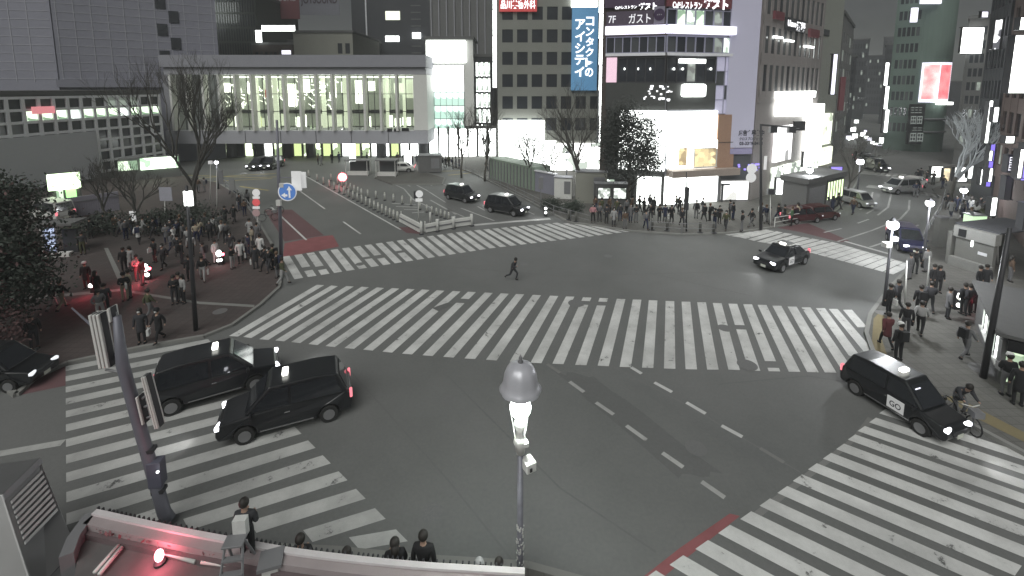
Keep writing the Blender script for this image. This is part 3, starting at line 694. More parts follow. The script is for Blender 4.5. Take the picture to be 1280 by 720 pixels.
for a in ((863, 184, 891.5, 185), (863, 207, 891.5, 208.2), (863, 185, 864, 207), (890.5, 185, 891.5, 207)): FR.pbox(q, *a, .42, .6)
q.build('display_frame', M_wpaint, r, world=True)
q = MB(); FR.pbox(q, 893.5, 143, 915, 216, .02, .35); q.build('tan_panel', M_tan, r, world=True)
q = MB(); FR.pbox(q, 893.5, 177, 915, 177.8, .35, .4); q.build('panel_joint', M_brown, r, world=True)
q = MB(); FR.pbox(q, 833, 210, 915, 218, .02, 1.2); q.build('canopy', mat('canopy_tan', (.3, .25, .22)), r, world=True)
z = FR.uv(870, 219)[1]
q = MB(); FR.box(q, .1, FR.L-.3, .2, z, .02, .12); q.build('shopfront', M_white, r, world=True)
q = MB(); FL.box(q, FL.L*.62, FL.L-.05, .2, z, .17, .3); q.build('shopfront', M_white, r, world=True)
q = MB(); FL.box(q, FL.L*.02, FL.L*.25, .6, 2.6, .17, .3); q.build('poster_window', M_lit, r, world=True)
q = MB()
for x in (900, 912): FR.pbox(q, x, 229, x+1.5, 262, .13, .3)
FR.pbox(q, 900, 229, 913, 231, .13, .3); q.build('door', M_dmetal, r, world=True)
sign(FL, (758.5, 15, 816, 32), mat('dark_restaurant_board', (.09, .07, .1)), 'dark restaurant board reading seventh floor in white letters, left of the corner', d0=.35, d1=.6, bold=.01,
     txt=[('7F', 761, 21, 770, 30), ('ガスト', 786, 18, 813, 30)], tm=mat('pale_letter', (.6, .6, .62), emit=(.8, .8, .85), es=.35))
q_ = sign(FL, (817, 9, 830.5, 30), mat('grey_violet_board', (.22, .2, .26)), 'small square board with a dark round emblem beside the restaurant board', d0=.35, d1=.6)
q = MB(); u, z = FL.uv(823.7, 19.5); pts = []
q.add([FL.P(u+.52*math.cos(t*.3142), z+.58*math.sin(t*.3142), .63) for t in range(20)], [tuple(range(20))]); q.build('emblem', mat('dark_violet', (.05, .03, .07)), q_, world=True)
q = MB(); FL.ptext(q, 'ガスト', 820.5, 18.5, 827, 20.5, .66); q.build('lettering', M_grid, q_, world=True)
for f, a, lab in ((FL, (769, 6, 821, 13), 'white glowing restaurant lettering on the dark purple band left of the corner'), (FR, (838, 1, 907, 13), 'white glowing restaurant lettering on the maroon band right of the corner')):
    x0, y0, x1, y1 = a; p = f.P(*f.uv(x0, y1), .35); s_ = Root('sign_lettering', lab, 'sign', tuple(p)); xm = x0+(x1-x0)*.54
    q = MB(); f.ptext(q, 'Caféレストラン', x0, y0+2, xm-1, y1-1, .4, .03); q.build('small_letters', M_letw, s_, world=True)
    q = MB(); f.ptext(q, 'ガスト', xm+1, y0-2, x1, y1, .4, .06); q.build('large_letters', M_letw, s_, world=True)

# lavender hoarding wall
FV = Fac(Vector((gx(917), YG+1.7, 0)), Vector((gx(958), YG+1.9, 0)))
r = building('lavender_billboard_building', 'slim building with a tall blank lavender billboard wall above lit shops', FV, 10, 33, M_mid_w)
q = MB(); FV.box(q, .1, FV.L-.1, FV.uv(937, 184)[1], 32, .02, .3); q.build('billboard_face', M_lav, r, world=True)
q = MB(); FV.box(q, .1, FV.L-.1, FV.uv(937, 192)[1], FV.uv(937, 185)[1], .02, .3); q.build('lower_face', mat('dusky_violet_panel', (.2, .19, .27), emit=(.5, .45, .8), es=.06), r, world=True)
for t_ in (('広告主募集中', 921, 162, 953, 169.5, .33, .04), ('クロスプロジェクト', 922, 171, 952, 175, .33, .03), ('03-3369-8418', 922, 176.5, 951, 181, .33, .04)):
    q = MB(); FV.ptext(q, *t_); q.build('lettering', M_letd, r, world=True)
q = MB(); FV.box(q, .2, FV.L-.2, .3, FV.uv(937, 226)[1], .02, .2); q.build('shopfront', emat('white_shopfront', (1, 1, .97), 1.0, (.35, .35, .33), .1, .3, .9), r, world=True)
q = MB(); FV.box(q, .1, FV.L-.1, FV.uv(937, 224)[1], FV.uv(937, 194)[1], .02, .1); q.build('dark_band', M_concd, r, world=True)
q = MB()
rr = random.Random(5)
for k in range(14): x = 921+rr.random()*28; y = 203+rr.random()*8; FV.pbox(q, x, y, x+2.2, y+2.2, .11, .2)
q.build('round_lights', M_violet, r, world=True)

# pub building with windows, receding up the right hand street
def G0(x, y): p = G(x, y); return Vector((p.x, p.y, 0))
FP = Fac(Vector((FV.B.x+.25, FV.B.y+.1, 0)), Vector((W(1020, 150, 58).x, 58, 0)))
r = building('pub_building', 'brownish building with tall narrow windows and a white glowing pub sign', FP, 8, 40, mat('brown_grey_tile', (.24, .22, .215)))
windows(r, FP, FP.L*.03, FP.L*.97, FP.uv(990, 120)[1], 39, 11, 7, .35, .3, lambda i, j: M_dglass2 if (i*3+j) % 4 else M_dglass, mat('brown_grey_tile'  , (.13, .12, .12)), .15)
for px, py in ((964, 20), (1008, 42)):
    q = MB(); FP.pbox(q, px, py-5, px+12, py+5, .16, .4); q.build('red_panel', M_maroon, r, world=True)
q = MB(); FP.pbox(q, 966, 114, 1013, 122, .2, .6); q.build('light_band', M_white, r, world=True)
xs = [966+ (1010-966)*k/6 for k in range(7)]
for k in range(6):
    q = MB(); FP.pbox(q, xs[k]+.4, 123.5, xs[k+1]-1, 145, .2, .5); q.build('light_panel', M_white, r, world=True)
q = MB(); FP.pbox(q, 964, 157, 984, 200, .2, .5); q.build('light_panel', emat('sign_patch', (1, 1, 1), 1.0, (.12, .12, .12), .2, .35, .6), r, world=True)
q = MB(); FP.pbox(q, 961, 203, 1016, 262, .1, .4); q.build('shopfront', emat('busy_shopfront', (.9, 1, .85), 1.0, (.1, .12, .1), .3, .6, 1.1), r, world=True)
q = MB(); FP.pbox(q, 1002, 130, 1018, 200, .45, .9); q.build('corner_light_wall', M_white, r, world=True)
s_ = sign(FP, (978, 24, 1003, 40), M_dmetal, 'slanting white glowing sign high on the brownish pub building', d0=.2, d1=.35, txt=[('Ukano', 980, 26, 991, 34), ('酒場', 991, 28, 1002, 40)], tm=M_letw, bold=.04)
sr = Root('strip_lamps', 'broken row of thin white strip lamps below the slanting pub sign', 'light', tuple(FP.P(*FP.uv(985, 55), .2)))
for px in (963, 977, 1002):
    q = MB(); FP.pbox(q, px, 46 + (px-963)*.3, px+10, 48+(px-963)*.3, .2, .5); q.build('lamp', M_white, sr, world=True)
FQ = Fac(Vector((W(1012, 150, 66).x, 66, 0)), Vector((W(1043, 150, 72).x, 72, 0)))
r = building('grey_block', 'plain grey block with one small dark window rising behind the pub building', FQ, 8, 27, mat('grey_render', (.27, .28, .25)))
q = MB(); FQ.pbox(q, 1029, 37, 1036, 45, .01, .1); q.build('window', M_dglass, r, world=True)
q = MB(); FQ.pbox(q, 1022, 142, 1036, 180, .05, .4); q.build('lit_panel', emat('cream_sign', (.95, 1, .8), .8, (.3, .35, .25), .15, .4, .8), r, world=True)
q = MB(); FQ.pbox(q, 1022, 184, 1036, 214, .05, .4); q.build('lit_panel', MATS['cream_sign'], r, world=True)
sign(Fac(Vector((W(1035, 150, 60).x, 60, 0)), Vector((W(1060, 150, 60).x, 60, 0))), (1038, 68, 1043, 118), M_whitev, 'slim violet white sign projecting from the plain grey block', d0=0, d1=.3, frame=M_dmetal)
sign(Fac(Vector((W(1035, 150, 64).x, 64, 0)), Vector((W(1060, 150, 64).x, 64, 0))), (1048, 96, 1054, 138), M_maroon, 'dull red vertical sign further up the right hand street', d0=0, d1=.3)
FS = Fac(Vector((W(1043, 150, 74).x, 74, 0)), Vector((W(1057, 150, 92).x, 92, 0)))
r = building('slim_dark_block', 'slim dark block at the mouth of the street canyon', FS, 8, 24, M_mid_w)
windows(r, FS, 1, FS.L-1, 4, 22, 5, 6, .3, .4, lambda i, j: M_litd if (i+j) % 4 == 0 else M_dglass, M_mid_w, .12)
# corner shop with green lit windows at street level
FSH = Fac(G0(1006, 270), G0(1052, 256))
r = building('corner_shop', 'low corner shop with a row of glowing green windows beside the red cars', FSH, 2.2, 3.1, M_mid_w, cat='shop')
windows(r, FSH, FSH.L*.52, FSH.L*.98, .9, 2.9, 6, 1, .15, .1, lambda i, j: emat('green_shop_glow', (.8, 1, .55), .8, (.4, .6, .25), .2, .6, .8), M_dmetal, .1)
q = MB(); FSH.box(q, FSH.L*.05, FSH.L*.45, .5, 2.6, .02, .1); q.build('shutter', M_metal, r, world=True)
# far street canyon
rr = random.Random(11)
far = [(1043, 1064, 120, 20), (1055, 1078, 175, 30), (1078, 1100, 205, 26), (1060, 1082, 260, 24), (1098, 1112, 150, 26), (1095, 1128, 240, 38)]
for k, (a, b, Y, h) in enumerate(far):
    r, f = simple('distant_building', ['dim distant block on the left of the street canyon', 'taller distant block in the middle of the street canyon', 'distant block closing the street canyon', 'faint farthest block of the street canyon',
        'distant slim block on the right of the canyon', 'distant dark slab rising behind the canyon'][k], a, b, Y, h, M_dark_w, nu=6, nz=8, fu=.4, fz=.45,
        mfun=lambda i, j: M_litd if rr.random() < .12 else M_dglass, depth=12)
pts = [(1063, 187), (1070, 152), (1066, 162), (1060, 172), (1078, 168), (1082, 172), (1086, 174), (1090, 178), (1094, 181), (1098, 184), (1103, 176), (1108, 182), (1113, 189), (1104, 195), (1118, 196), (1124, 192), (1068, 170), (1074, 202), (1066, 197), (1110, 200)]
rq = random.Random(8)
pts += [(rq.uniform(1060, 1116), 148+rq.random()**.6*58) for _ in range(26)]
for k, (x, y) in enumerate(pts):
    Y = 82+(205-y)*.55; f = Fac(Vector((W(x-5, y, Y).x, Y, 0)), Vector((W(x+5, y, Y).x, Y, 0)))
    s = (1.2+rr.random()*1.6 if k < 20 else .5+rr.random()) if k not in (10, 11) else 4
    p = W(x, y+s, Y); t = Root('shop_sign', 'small bright white sign among the far lights of the street canyon', 'sign', tuple(p), 0, 'distant lit signs up the street canyon')
    q = MB(); f.pbox(q, x-s, y-s, x+s, y+s*.8, 0, .3); q.build('panel', M_white if k % 3 else M_whitev, t, world=True)
    q = MB(); f.pbox(q, x-s*1.1, y-s*1.2, x+s*1.1, y-s*1.02, -.1, .35); q.build('bracket', M_dmetal, t, world=True)

# right of the canyon
r, f = simple('sign_tower', 'dark tower with a white vertical light strip left of the cylinder store', 1107, 1142, 88, 46, M_green_w, nu=5, nz=14, fu=.3, fz=.45, mfun=lambda i, j: M_dglass if (i+j) % 5 else M_dglass2)
vstrip(1106.5, 78, 166, 84, 3, 'tall white light strip on the corner of the dark sign tower', 3)
fz_ = Fac(Vector((W(1100, 150, 84).x, 84, 0)), Vector((W(1180, 150, 84).x, 84, 0)))
sign(fz_, (1138, 10, 1145, 28), M_whitev, 'upright white figure eight shaped light on the dark tower top', d0=0, d1=.4)
sign(fz_, (1150, -8, 1175, 5), M_whitev, 'curved white glowing letter cut off by the top of the view', d0=0, d1=.4)
sign(fz_, (1134, 130, 1152, 180), M_dmetal, 'dark panel with four rows of faint white letters beside the cylinder store', d0=0, d1=.4,
     txt=[('東急', 1136, 134, 1150, 141), ('店舗', 1136, 145, 1150, 155), ('二階', 1138, 159, 1150, 163), ('婦人服', 1135, 166, 1151, 177)] and [('三三三', 1136, 134, 1150, 141), ('田田', 1136, 145, 1150, 155), ('三三', 1138, 159, 1150, 163), ('田田', 1135, 166, 1151, 177)], tm=mat('faint_letter', (.35, .38, .36), emit=(.8, .9, .85), es=.12))
# cylinder department store
cc = W(1170, 150, 84); cr_ = abs(W(1198, 150, 84).x-W(1142, 150, 84).x)/2
r = Root('cylinder_store', 'tall green grey cylindrical store carrying a red and white poster', 'building', (cc.x, 84+cr_, 0))
q = MB(); q.lathe([(cr_, 0), (cr_, 48), (cr_*.96, 48.6)], (0, 0, 0), 40); q.build('wall', M_green_w, r, smooth=False)
for z in (3.6, 6, 30):
    q = MB(); q.lathe([(cr_+.05, z), (cr_+.25, z+.1), (cr_+.25, z+.3), (cr_+.05, z+.4)], (0, 0, 0), 40); q.build('band_course', M_metal, r)
r = Root('curved_poster', 'large red and white picture poster on the cylindrical store', 'poster', (cc.x, 84+cr_, 0))
for nm, x0, x1, y0, y1, m, rad in (('border', 1157, 1188, 78, 128, M_whitev, .3), ('left_picture', 1158.5, 1171.8, 81, 124, emat('pink_white_poster', (1, .78, .75), .62, (.85, .2, .22), .35, .55, .3, vor=False), .36), ('right_picture', 1172.8, 1186.5, 81, 124, emat('red_poster', (.95, .35, .36), .55, (.75, .06, .1), .35, .62, .35, vor=False), .36)):
    q = MB(); n = 10; P = []
    for z in (wz(y1, 84, 1172), wz(y0, 84, 1172)):
        for i in range(n+1):
            x = x0+(x1-x0)*i/n; dx = (W(x, 100, 84).x-cc.x); dx = max(-cr_*.98, min(cr_*.98, dx)); a = math.asin(dx/cr_)
            P.append((math.sin(a)*(cr_+rad), -math.cos(a)*(cr_+rad), z))
    q.add(P, [(i, i+1, n+2+i, n+1+i) for i in range(n)]); q.build(nm, m, r)
q = MB(); a = .05; q.box((math.sin(a)*(cr_+1), -math.cos(a)*(cr_+1), wz(129, 84, 1172)), (2.6, .7, .5)); q.build('flood_lamp', M_white, r)
# screens and blocks on the right
r, f = simple('screen_building', 'dark building holding a square white screen on its roof corner', 1197, 1246, 70, 22.5, M_mid_w, nu=6, nz=9, fu=.3, fz=.4, mfun=lambda i, j: M_litd if (i*5+j*3) % 11 == 0 else M_dglass)
sign(Fac(Vector((W(1190, 60, 68).x, 68, 0)), Vector((W(1240, 60, 68).x, 68, 0))), (1199, 35, 1226, 67), M_white, 'square white glowing screen left of the tall right hand buildings', name='screen', cat='screen', frame=M_dmetal)
def spanel(x0, y0, x1, y1, Y, m, label, name='sign', cat='sign', **k):
    sign(Fac(Vector((W(x0-5, y0, Y).x, Y, 0)), Vector((W(x1+5, y0, Y).x, Y, 0))), (x0, y0, x1, y1), m, label, name=name, cat=cat, d0=0, d1=.3, frame=M_dmetal, **k)
FX1 = Fac(G0(1212, 243), G0(1236, 262)); FX2 = Fac(Vector((FX1.B.x+.1, FX1.B.y-.1, 0)), G0(1330, 372))
def side(f, name, label, h, m, nu, nz, mf, depth=8, z0w=4.2, fu=.35, fz=.4):
    f2 = f; r = building(name, label, f2, depth, h, m)
    windows(r, f2, .5, f2.L-.5, z0w, h-1, nu, nz, fu, fz, mf, m, .2); return r
side(FX1, 'violet_sign_block', 'dark block with violet lit edge on the right hand street', 30, M_concd, 6, 8, lambda i, j: M_dglass if (i+2*j) % 7 else M_litd)
rb = side(FX2, 'right_edge_building', 'tall dark reddish building running off the right edge', 34, M_redbr, 8, 9, lambda i, j: M_dglass if (i+2*j) % 9 else M_litd)
spanel(1257, 45, 1300, 116, 27, M_white, 'huge blank white screen at the right edge of the view', 'screen', 'screen')
spanel(1268, 23, 1295, 38, 30, M_white, 'white light box just above the huge right edge screen')
spanel(1229, 126, 1233.5, 178, 40, M_white, 'tall thin white light tube on the right hand buildings')
spanel(1237, 134, 1243, 152, 39, M_white, 'short white sign beside the tall thin light tube')
spanel(1230, 180, 1236, 232, 36, M_violet, 'violet vertical sign with white segments above the pavement stalls')
spanel(1231, 188, 1235, 200, 35.4, M_white, 'small white segment on the upper half of the violet vertical sign')
spanel(1231, 210, 1235, 226, 35.4, M_white, 'small white segment on the lower half of the violet vertical sign')
spanel(1271, 178, 1300, 224, 27, M_violet, 'violet glowing sign at the right edge')
spanel(1265.5, 186, 1271, 221, 26, M_white, 'tall white light beside the violet sign at the right edge')
spanel(1253, 193, 1260, 214, 29, M_dmetal, 'dark vertical sign with faint white lettering', txt=[('大盛', 1254.5, 195, 1258.5, 213, True)] and [('日日', 1254.5, 195, 1258.5, 213, True)], tm=M_letw)
spanel(1250, 219, 1258, 248, 29, M_mid_w, 'grey framed poster low on the right hand building', 'poster', 'poster')
spanel(1271, 252, 1292, 285, 23, M_concd, 'dark framed poster near the right edge at head height', 'poster', 'poster')
spanel(1238, 25, 1247, 62, 46, emat('twisted_lights', (1, 1, 1), .9, (.05, .05, .06), .45, .55, 1.5), 'irregular vertical cluster of white lights high on the right')
spanel(1251, 170, 1262, 178, 33, M_white, 'short blocky white sign low on the right hand building')
spanel(1224, 15, 1232, 22, 60, M_whitev, 'small violet lamp sign high against the sky')
# low lit shops far right
for k, (x0, y0, x1, y1, Y, m, lab) in enumerate([(1161, 208, 1175, 229, 60, M_white, 'bright white shop front at the foot of the cylinder store'), (1176, 210, 1184, 232, 58, M_shopi, 'warm yellow shop front beside the bare tree'),
        (1190, 209, 1206, 226, 56, M_white, 'white awning shop behind the railings'), (1213, 188, 1219, 222, 55, M_white, 'tall white banner lamp by the far shops'), (1207, 206, 1215, 222, 52, M_white, 'small white lantern sign by the far shops'),
        (1136, 200, 1150, 220, 88, mat('red_orange_light', (.7, .25, .2), emit=(1, .35, .28), es=.6), 'glowing red orange shop front at the far junction'), (1222, 210, 1227, 230, 47, M_white, 'white sign below the violet sign'),
        (1233, 246, 1240, 268, 33, M_white, 'white curved light panel above the stalls')]):
    spanel(x0, y0, x1, y1, Y, m, lab, 'shop_sign', 'shop sign')
for k, (x0, y0, x1, y1, Y, m, lab) in enumerate([(1018, 222, 1036, 240, 50, M_white, 'white awning sign above the corner shop'), (1036, 208, 1050, 222, 52, M_violet, 'violet blue awning sign beyond the corner shop'), (1002, 190, 1015, 208, 47, M_white, 'white square sign at first floor level near the crossing'),
        (968, 222, 984, 242, 44.5, M_white, 'bright white sign over the pavement beside the lavender billboard'), (992, 152, 1003, 162, 46, M_dmetal, 'dark projecting sign bracketed over the pavement'), (1104, 182, 1113, 196, 96, M_white, 'cluster of large white signs at the end of the street')]):
    spanel(x0, y0, x1, y1, Y, m, lab, 'shop_sign', 'shop sign')
# fill behind everything, so the horizon is closed by the city
for k, (a, b, Y, h) in enumerate([(-500, 60, 120, 20), (700, 760, 110, 24), (880, 1010, 120, 22), (1240, 1700, 120, 28), (500, 640, 150, 20), (130, 330, 160, 16), (1140, 1260, 170, 14)]):
    simple('background_block', ['wide plain block behind the store tower', 'plain block behind the grey offices', 'plain block behind the restaurant corner', 'wide plain block beyond the right hand buildings', 'plain block behind the glass entrance hall', 'low plain block behind the footbridge', 'low plain block behind the cylindrical store'][k], a, b, Y, h, M_dark_w)
# ---------------- trees ----------------
M_bark = mat('bark', (.075, .07, .06), .9, noise=.3, scale=8)
M_twig = mat('twigs', (.075, .072, .066), .9, noise=.2)
def bare_tree(label, px, py, h, seed, spread=.5, rad=.16, levels=5, lean=(0, 0), group=None, trunk_h=.3, M=None, ml=None, z=KZ):
    rr = random.Random(seed); p = G(px, py, z); r = Root('bare_tree', label, 'tree', (p.x, p.y, z), rr.random()*6, group)
    t = MB(); b = MB()
    def grow(p, d, L, rad, lv):
        pts = [p]; q = p; dd = d.copy()
        for k in range(3):
            dd = (dd+Vector((rr.uniform(-.16, .16), rr.uniform(-.16, .16), .07))).normalized(); q = q+dd*L/3; pts.append(q)
        (t if lv == levels else b).tube(pts, [rad, rad*.88, rad*.76, rad*.62], 7 if lv >= levels-1 else (4 if lv > 1 else 3))
        if lv == 0: return
        n = 4 if lv >= levels-1 else rr.choice((2, 3, 3))
        for k in range(n):
            a = rr.random()*6.283+k*6.283/n; s = spread*rr.uniform(.6, 1.25)
            o = dd.orthogonal().normalized(); o2 = dd.cross(o); nd = (dd+(o*math.cos(a)+o2*math.sin(a))*s+Vector((0, 0, .12))).normalized()
            at = pts[-1] if k < 2 else pts[-2].lerp(pts[-1], rr.random())
            grow(at, nd, L*rr.uniform(.62, .85) if lv < levels else h*rr.uniform(.2, .27), rad*.6, lv-1)
    grow(Vector((0, 0, -.05)), Vector((lean[0], lean[1], 1)).normalized(), h*trunk_h, rad, levels)
    t.build('trunk', M_bark, r, smooth=True); b.build('branches', M or M_twig, r)
    return r
bare_tree('large bare tree with a spreading fan of branches in front of the footbridge left end', 243, 266, 13, 3, .42, .26, 7, trunk_h=.24)
bare_tree('small bare tree beside the glowing green kiosk', 137, 282, 6, 5, .6, .13, 5)
bare_tree('bare tree with low forked trunk right of the kiosk tree', 166, 286, 6.4, 8, .65, .15, 5, trunk_h=.25)
bare_tree('bare street tree left of the two in front of the bright glass entrance', 577, 222, 9.5, 12, .5, .16, 5)
bare_tree('bare street tree right of the two in front of the bright glass entrance', 606, 226, 9.8, 14, .5, .17, 5)
bare_tree('wide bare tree in front of the rounded white light sign', 662, 236, 8, 21, .7, .17, 5)
bare_tree('tall bare tree just left of the very tall white light strip', 729, 252, 11, 25, .55, .22, 6)
bare_tree('short bare tree beside the white cabinets on the far pavement', 693, 240, 7, 28, .6, .13, 5)
M_plum = mat('painted_floodlight_twigs', (.42, .44, .46), .8)  # floodlight put into the twig colour, far paler than the other twigs
bare_tree('pale bare tree at the foot of the cylindrical store', 1186, 252, 9.6, 33, .5, .26, 6, M=M_plum)
bare_tree('bare tree crown beside the corner shop on the right hand street', 1057, 252, 8, 37, .5, .13, 5)
M_leafd = mat('dark_leaf', (.035, .045, .035), .7, noise=.35, scale=2)
M_leafr = mat('reddish_leaf', (.1, .055, .055), .7, noise=.35, scale=2)
M_leafc = mat('charcoal_leaf', (.045, .05, .045), .7, noise=.4, scale=1.5)
def leafy(name, label, pos, h, crown, n, seed, lm, ls=.16, trunk=.18, extra=None, cat='tree', group=None):
    """crown: list of (centre, radii); leaves are small tilted faces gathered in clumps"""
    rr = random.Random(seed); r = Root(name, label, cat, tuple(pos), 0, group)
    t = MB(); t.tube([(0, 0, -.05), (.05, 0, h*.3), (.02, .05, h*.6)], [trunk, trunk*.8, trunk*.5], 8)
    for k in range(9):
        a = rr.random()*6.28; z = h*(.22+.06*k); L = h*.22
        t.tube([(0, 0, z), (math.cos(a)*L*.5, math.sin(a)*L*.5, z+L*.4), (math.cos(a)*L, math.sin(a)*L, z+L*.7)], [trunk*.35, trunk*.25, trunk*.08], 5)
    t.build('trunk', M_bark, r, smooth=True)
    def cloud(n, ls, nm, m):
        b = MB(); tw = sum(c[1][0]*c[1][1]*c[1][2] for c in crown)
        for c, rd in crown:
            nc = int(n*rd[0]*rd[1]*rd[2]/tw/14)+1
            for _ in range(nc):
                while True:
                    v = Vector((rr.uniform(-1, 1), rr.uniform(-1, 1), rr.uniform(-1, 1)))
                    if .35 < v.length < 1: break
                cc = Vector(c)+Vector((v.x*rd[0], v.y*rd[1], v.z*rd[2]))
                s0 = rr.uniform(.25, .6)*min(rd)*.5+.1
                for _ in range(14):
                    p = cc+Vector((rr.gauss(0, s0), rr.gauss(0, s0), rr.gauss(0, s0*.7)))
                    a = Vector((rr.gauss(0, 1), rr.gauss(0, 1), rr.gauss(0, 1))).normalized(); o = a.orthogonal().normalized(); e = ls*rr.uniform(.6, 1.3)
                    b.add([p-a*e, p+o*e*.45, p+a*e, p-o*e*.45], [(0, 1, 2, 3)])
        b.build(nm, m, r)
    cloud(n, ls, 'crown', lm)
    if extra: cloud(extra[0], ls, extra[2], extra[1])
    return r
leafy('evergreen_tree', 'big dark evergreen tree leaning in from the left edge', G(-8, 425, KZ), 7, [((0, 0, 5.4), (2.4, 2.2, 2.0)), ((.6, -.3, 3.6), (2.4, 2.2, 1.7)), ((-1.8, 0, 4.6), (2, 2, 2)), ((.5, .2, 7.0), (1.6, 1.5, 1.0)), ((.3, -.2, 2.4), (2.2, 2, 1.3))], 24000, 2, M_leafd, .1, extra=(900, M_leafr, 'red_berries'))
leafy('reddish_shrub', 'sparse reddish shrub below the dark evergreen at the left edge', G(-4, 455, KZ), 3, [((-.6, 0, 1.8), (1.8, 1.2, 1.3))], 1500, 4, M_leafr, .09, .05, cat='shrub')
P = G(768, 270, KZ); P2 = Vector((P.x+1.2, P.y-1.0, 0))
leafy('street_tree', 'broad dark leafy tree covering the left face of the restaurant building', Vector((W(787, 200, 41.5).x, 41.5, KZ)), 10, [((-1.4, 0, 7.6), (1.5, 1.3, 2.6)), ((1.1, .2, 7.0), (1.7, 1.3, 2.4)), ((.2, 0, 4.9), (2.7, 1.5, 1.5)), ((-.3, 0, 9.6), (1.6, 1.2, 1.5)), ((1.6, 0, 5.2), (1.4, 1.2, 1.2)), ((0, 0, 7.4), (2.6, 1.3, 2.9))], 12500, 6, M_leafc, .13, .2)
for k, (x, y, s, lab) in enumerate([(110, 296, 1.6, 'low dark hedge clump behind the gathering on the plaza, leftmost'), (132, 293, 1.8, 'dark rounded shrub under the kiosk tree'), (186, 292, 2.0, 'tall dark shrub right of the forked bare tree'), (205, 290, 1.8, 'dark shrub between the flagpole and the forked bare tree'), (255, 292, 1.9, 'dark shrub at the foot of the large bare tree'), (238, 280, 2.0, 'dark shrub behind the large bare tree trunk'),
                                (690, 262, 1.0, 'long dark low planting beside the far pavement kerb'), (716, 266, 1.1, 'dark low planting under the tall bare tree')]):
    leafy('shrub', lab, G(x, y, KZ), s, [((0, 0, s*.55), (s*.95, s*.6, s*.5))], 900, 40+k, M_leafd, .1, .04, cat='shrub')

# ---------------- lamps and poles ----------------
M_glow = mat('lamp_globe', (.9, .9, .85), .4, noise=0, emit=(.85, 1, .9), es=14)
M_glow2 = mat('far_lamp_globe', (.9, .9, .85), .4, noise=0, emit=(.95, .97, 1), es=2.5)
def plight(parent, loc, e, r=.2, col=(.9, 1, .93)):
    d = bpy.data.lights.new('lamp_light', 'POINT'); d.energy = e; d.shadow_soft_size = r; d.color = col
    o = bpy.data.objects.new('lamp_light', d); C.objects.link(o); o.parent = parent.o; o.location = loc
# foreground lamp with the bell shade
YL = 9.7; p0 = W(650, 700, YL); b0 = Vector((p0.x, YL, 0)); 
def zl(py): return W(650, py, YL).z
r = Root('street_lamp', 'foreground street lamp with a grey bell shade, glowing bulb and stickered pole', 'street lamp', tuple(b0))
q = MB(); q.tube([(0, 0, 0), (0, 0, .5), (0, 0, zl(560))], [.11, .085, .07], 12); q.build('pole', mat('lamp_pole', (.2, .2, .23), .45, .3, noise=.3, scale=6), r, smooth=True)
q = MB(); q.lathe([(.1, zl(566)), (.13, zl(556)), (.17, zl(552)), (.12, zl(546)), (.1, zl(538)), (.16, zl(528))], n=14); q.build('collar', M_wpaint, r, smooth=True)
q = MB()
for a in range(4): q.tube([(.15*math.cos(a*1.57+.6), .15*math.sin(a*1.57+.6), zl(545)), (.2*math.cos(a*1.57+.6), .2*math.sin(a*1.57+.6), zl(530)), (.3*math.cos(a*1.57+.6), .3*math.sin(a*1.57+.6), zl(505))], .01, 6)
q.build('bracket', M_wpaint, r, smooth=True)
q = MB(); zt, zb = zl(453), zl(487)
hh = zt-zb; prof = [(.47, zb), (.48, zb+.03), (.42, zb+.09), (.385, zb+hh*.35), (.36, zb+hh*.6), (.3, zb+hh*.82), (.2, zt-.05), (.08, zt-.01), (.05, zt)]
n = 32; k0 = 0
for rad, z in prof:
    for j in range(n):
        t = 2*math.pi*j/n; rr_ = rad*(1+.045*abs(math.cos(4*t))); q.v.append((rr_*math.cos(t), rr_*math.sin(t), z))
for i in range(len(prof)-1):
    for j in range(n): q.f.append((i*n+j, i*n+(j+1) % n, (i+1)*n+(j+1) % n, (i+1)*n+j))
q.build('shade', mat('shade_metal', (.5, .5, .54), .35, .25, noise=.05), r, smooth=True)
q = MB(); q.lathe([(.05, zt-.01), (.07, zt+.03), (.03, zt+.08), (.045, zt+.11), (.005, zt+.2)], n=12); q.build('finial', M_metal, r, smooth=True)
q = MB(); q.ball((0, 0, zl(509)), .25, 18, 12, 1.0); q.build('bulb', M_glow, r, smooth=True)
q = MB(); q.lathe([(.1, zl(538)), (.12, zl(530)), (.1, zl(526))], n=12); q.build('lamp_socket', M_wpaint, r, smooth=True)
q = MB(); q.box((.2, -.05, zl(578)), (.26, .3, .24), .5); bo = q.build('camera_box', M_wpaint, r, bevel=.02)
q = MB(); q.box((.25, -.2, zl(579)), (.06, .03, .09), .5); q.build('lens', M_black, bo)
q = MB(); q.box((.12, -.05, zl(552.5)), (.14, .14, .12), .3); q.build('sensor_box', M_wpaint, r, bevel=.02)
q = MB(); rr = random.Random(2)
for k in range(44):
    z = .35+rr.random()*(zl(655)-.3); a = rr.uniform(-2.9, -.2); s = rr.uniform(.02, .05)
    q.box((.094*math.cos(a), .094*math.sin(a), z), (s, .012, rr.uniform(.02, .08)), a+1.57)
o = q.build('stickers', M_wpaint, r); o['kind'] = 'stuff'
plight(r, (0, -.0, zl(524)-.35), 280, .2, (.9, 1, .93))
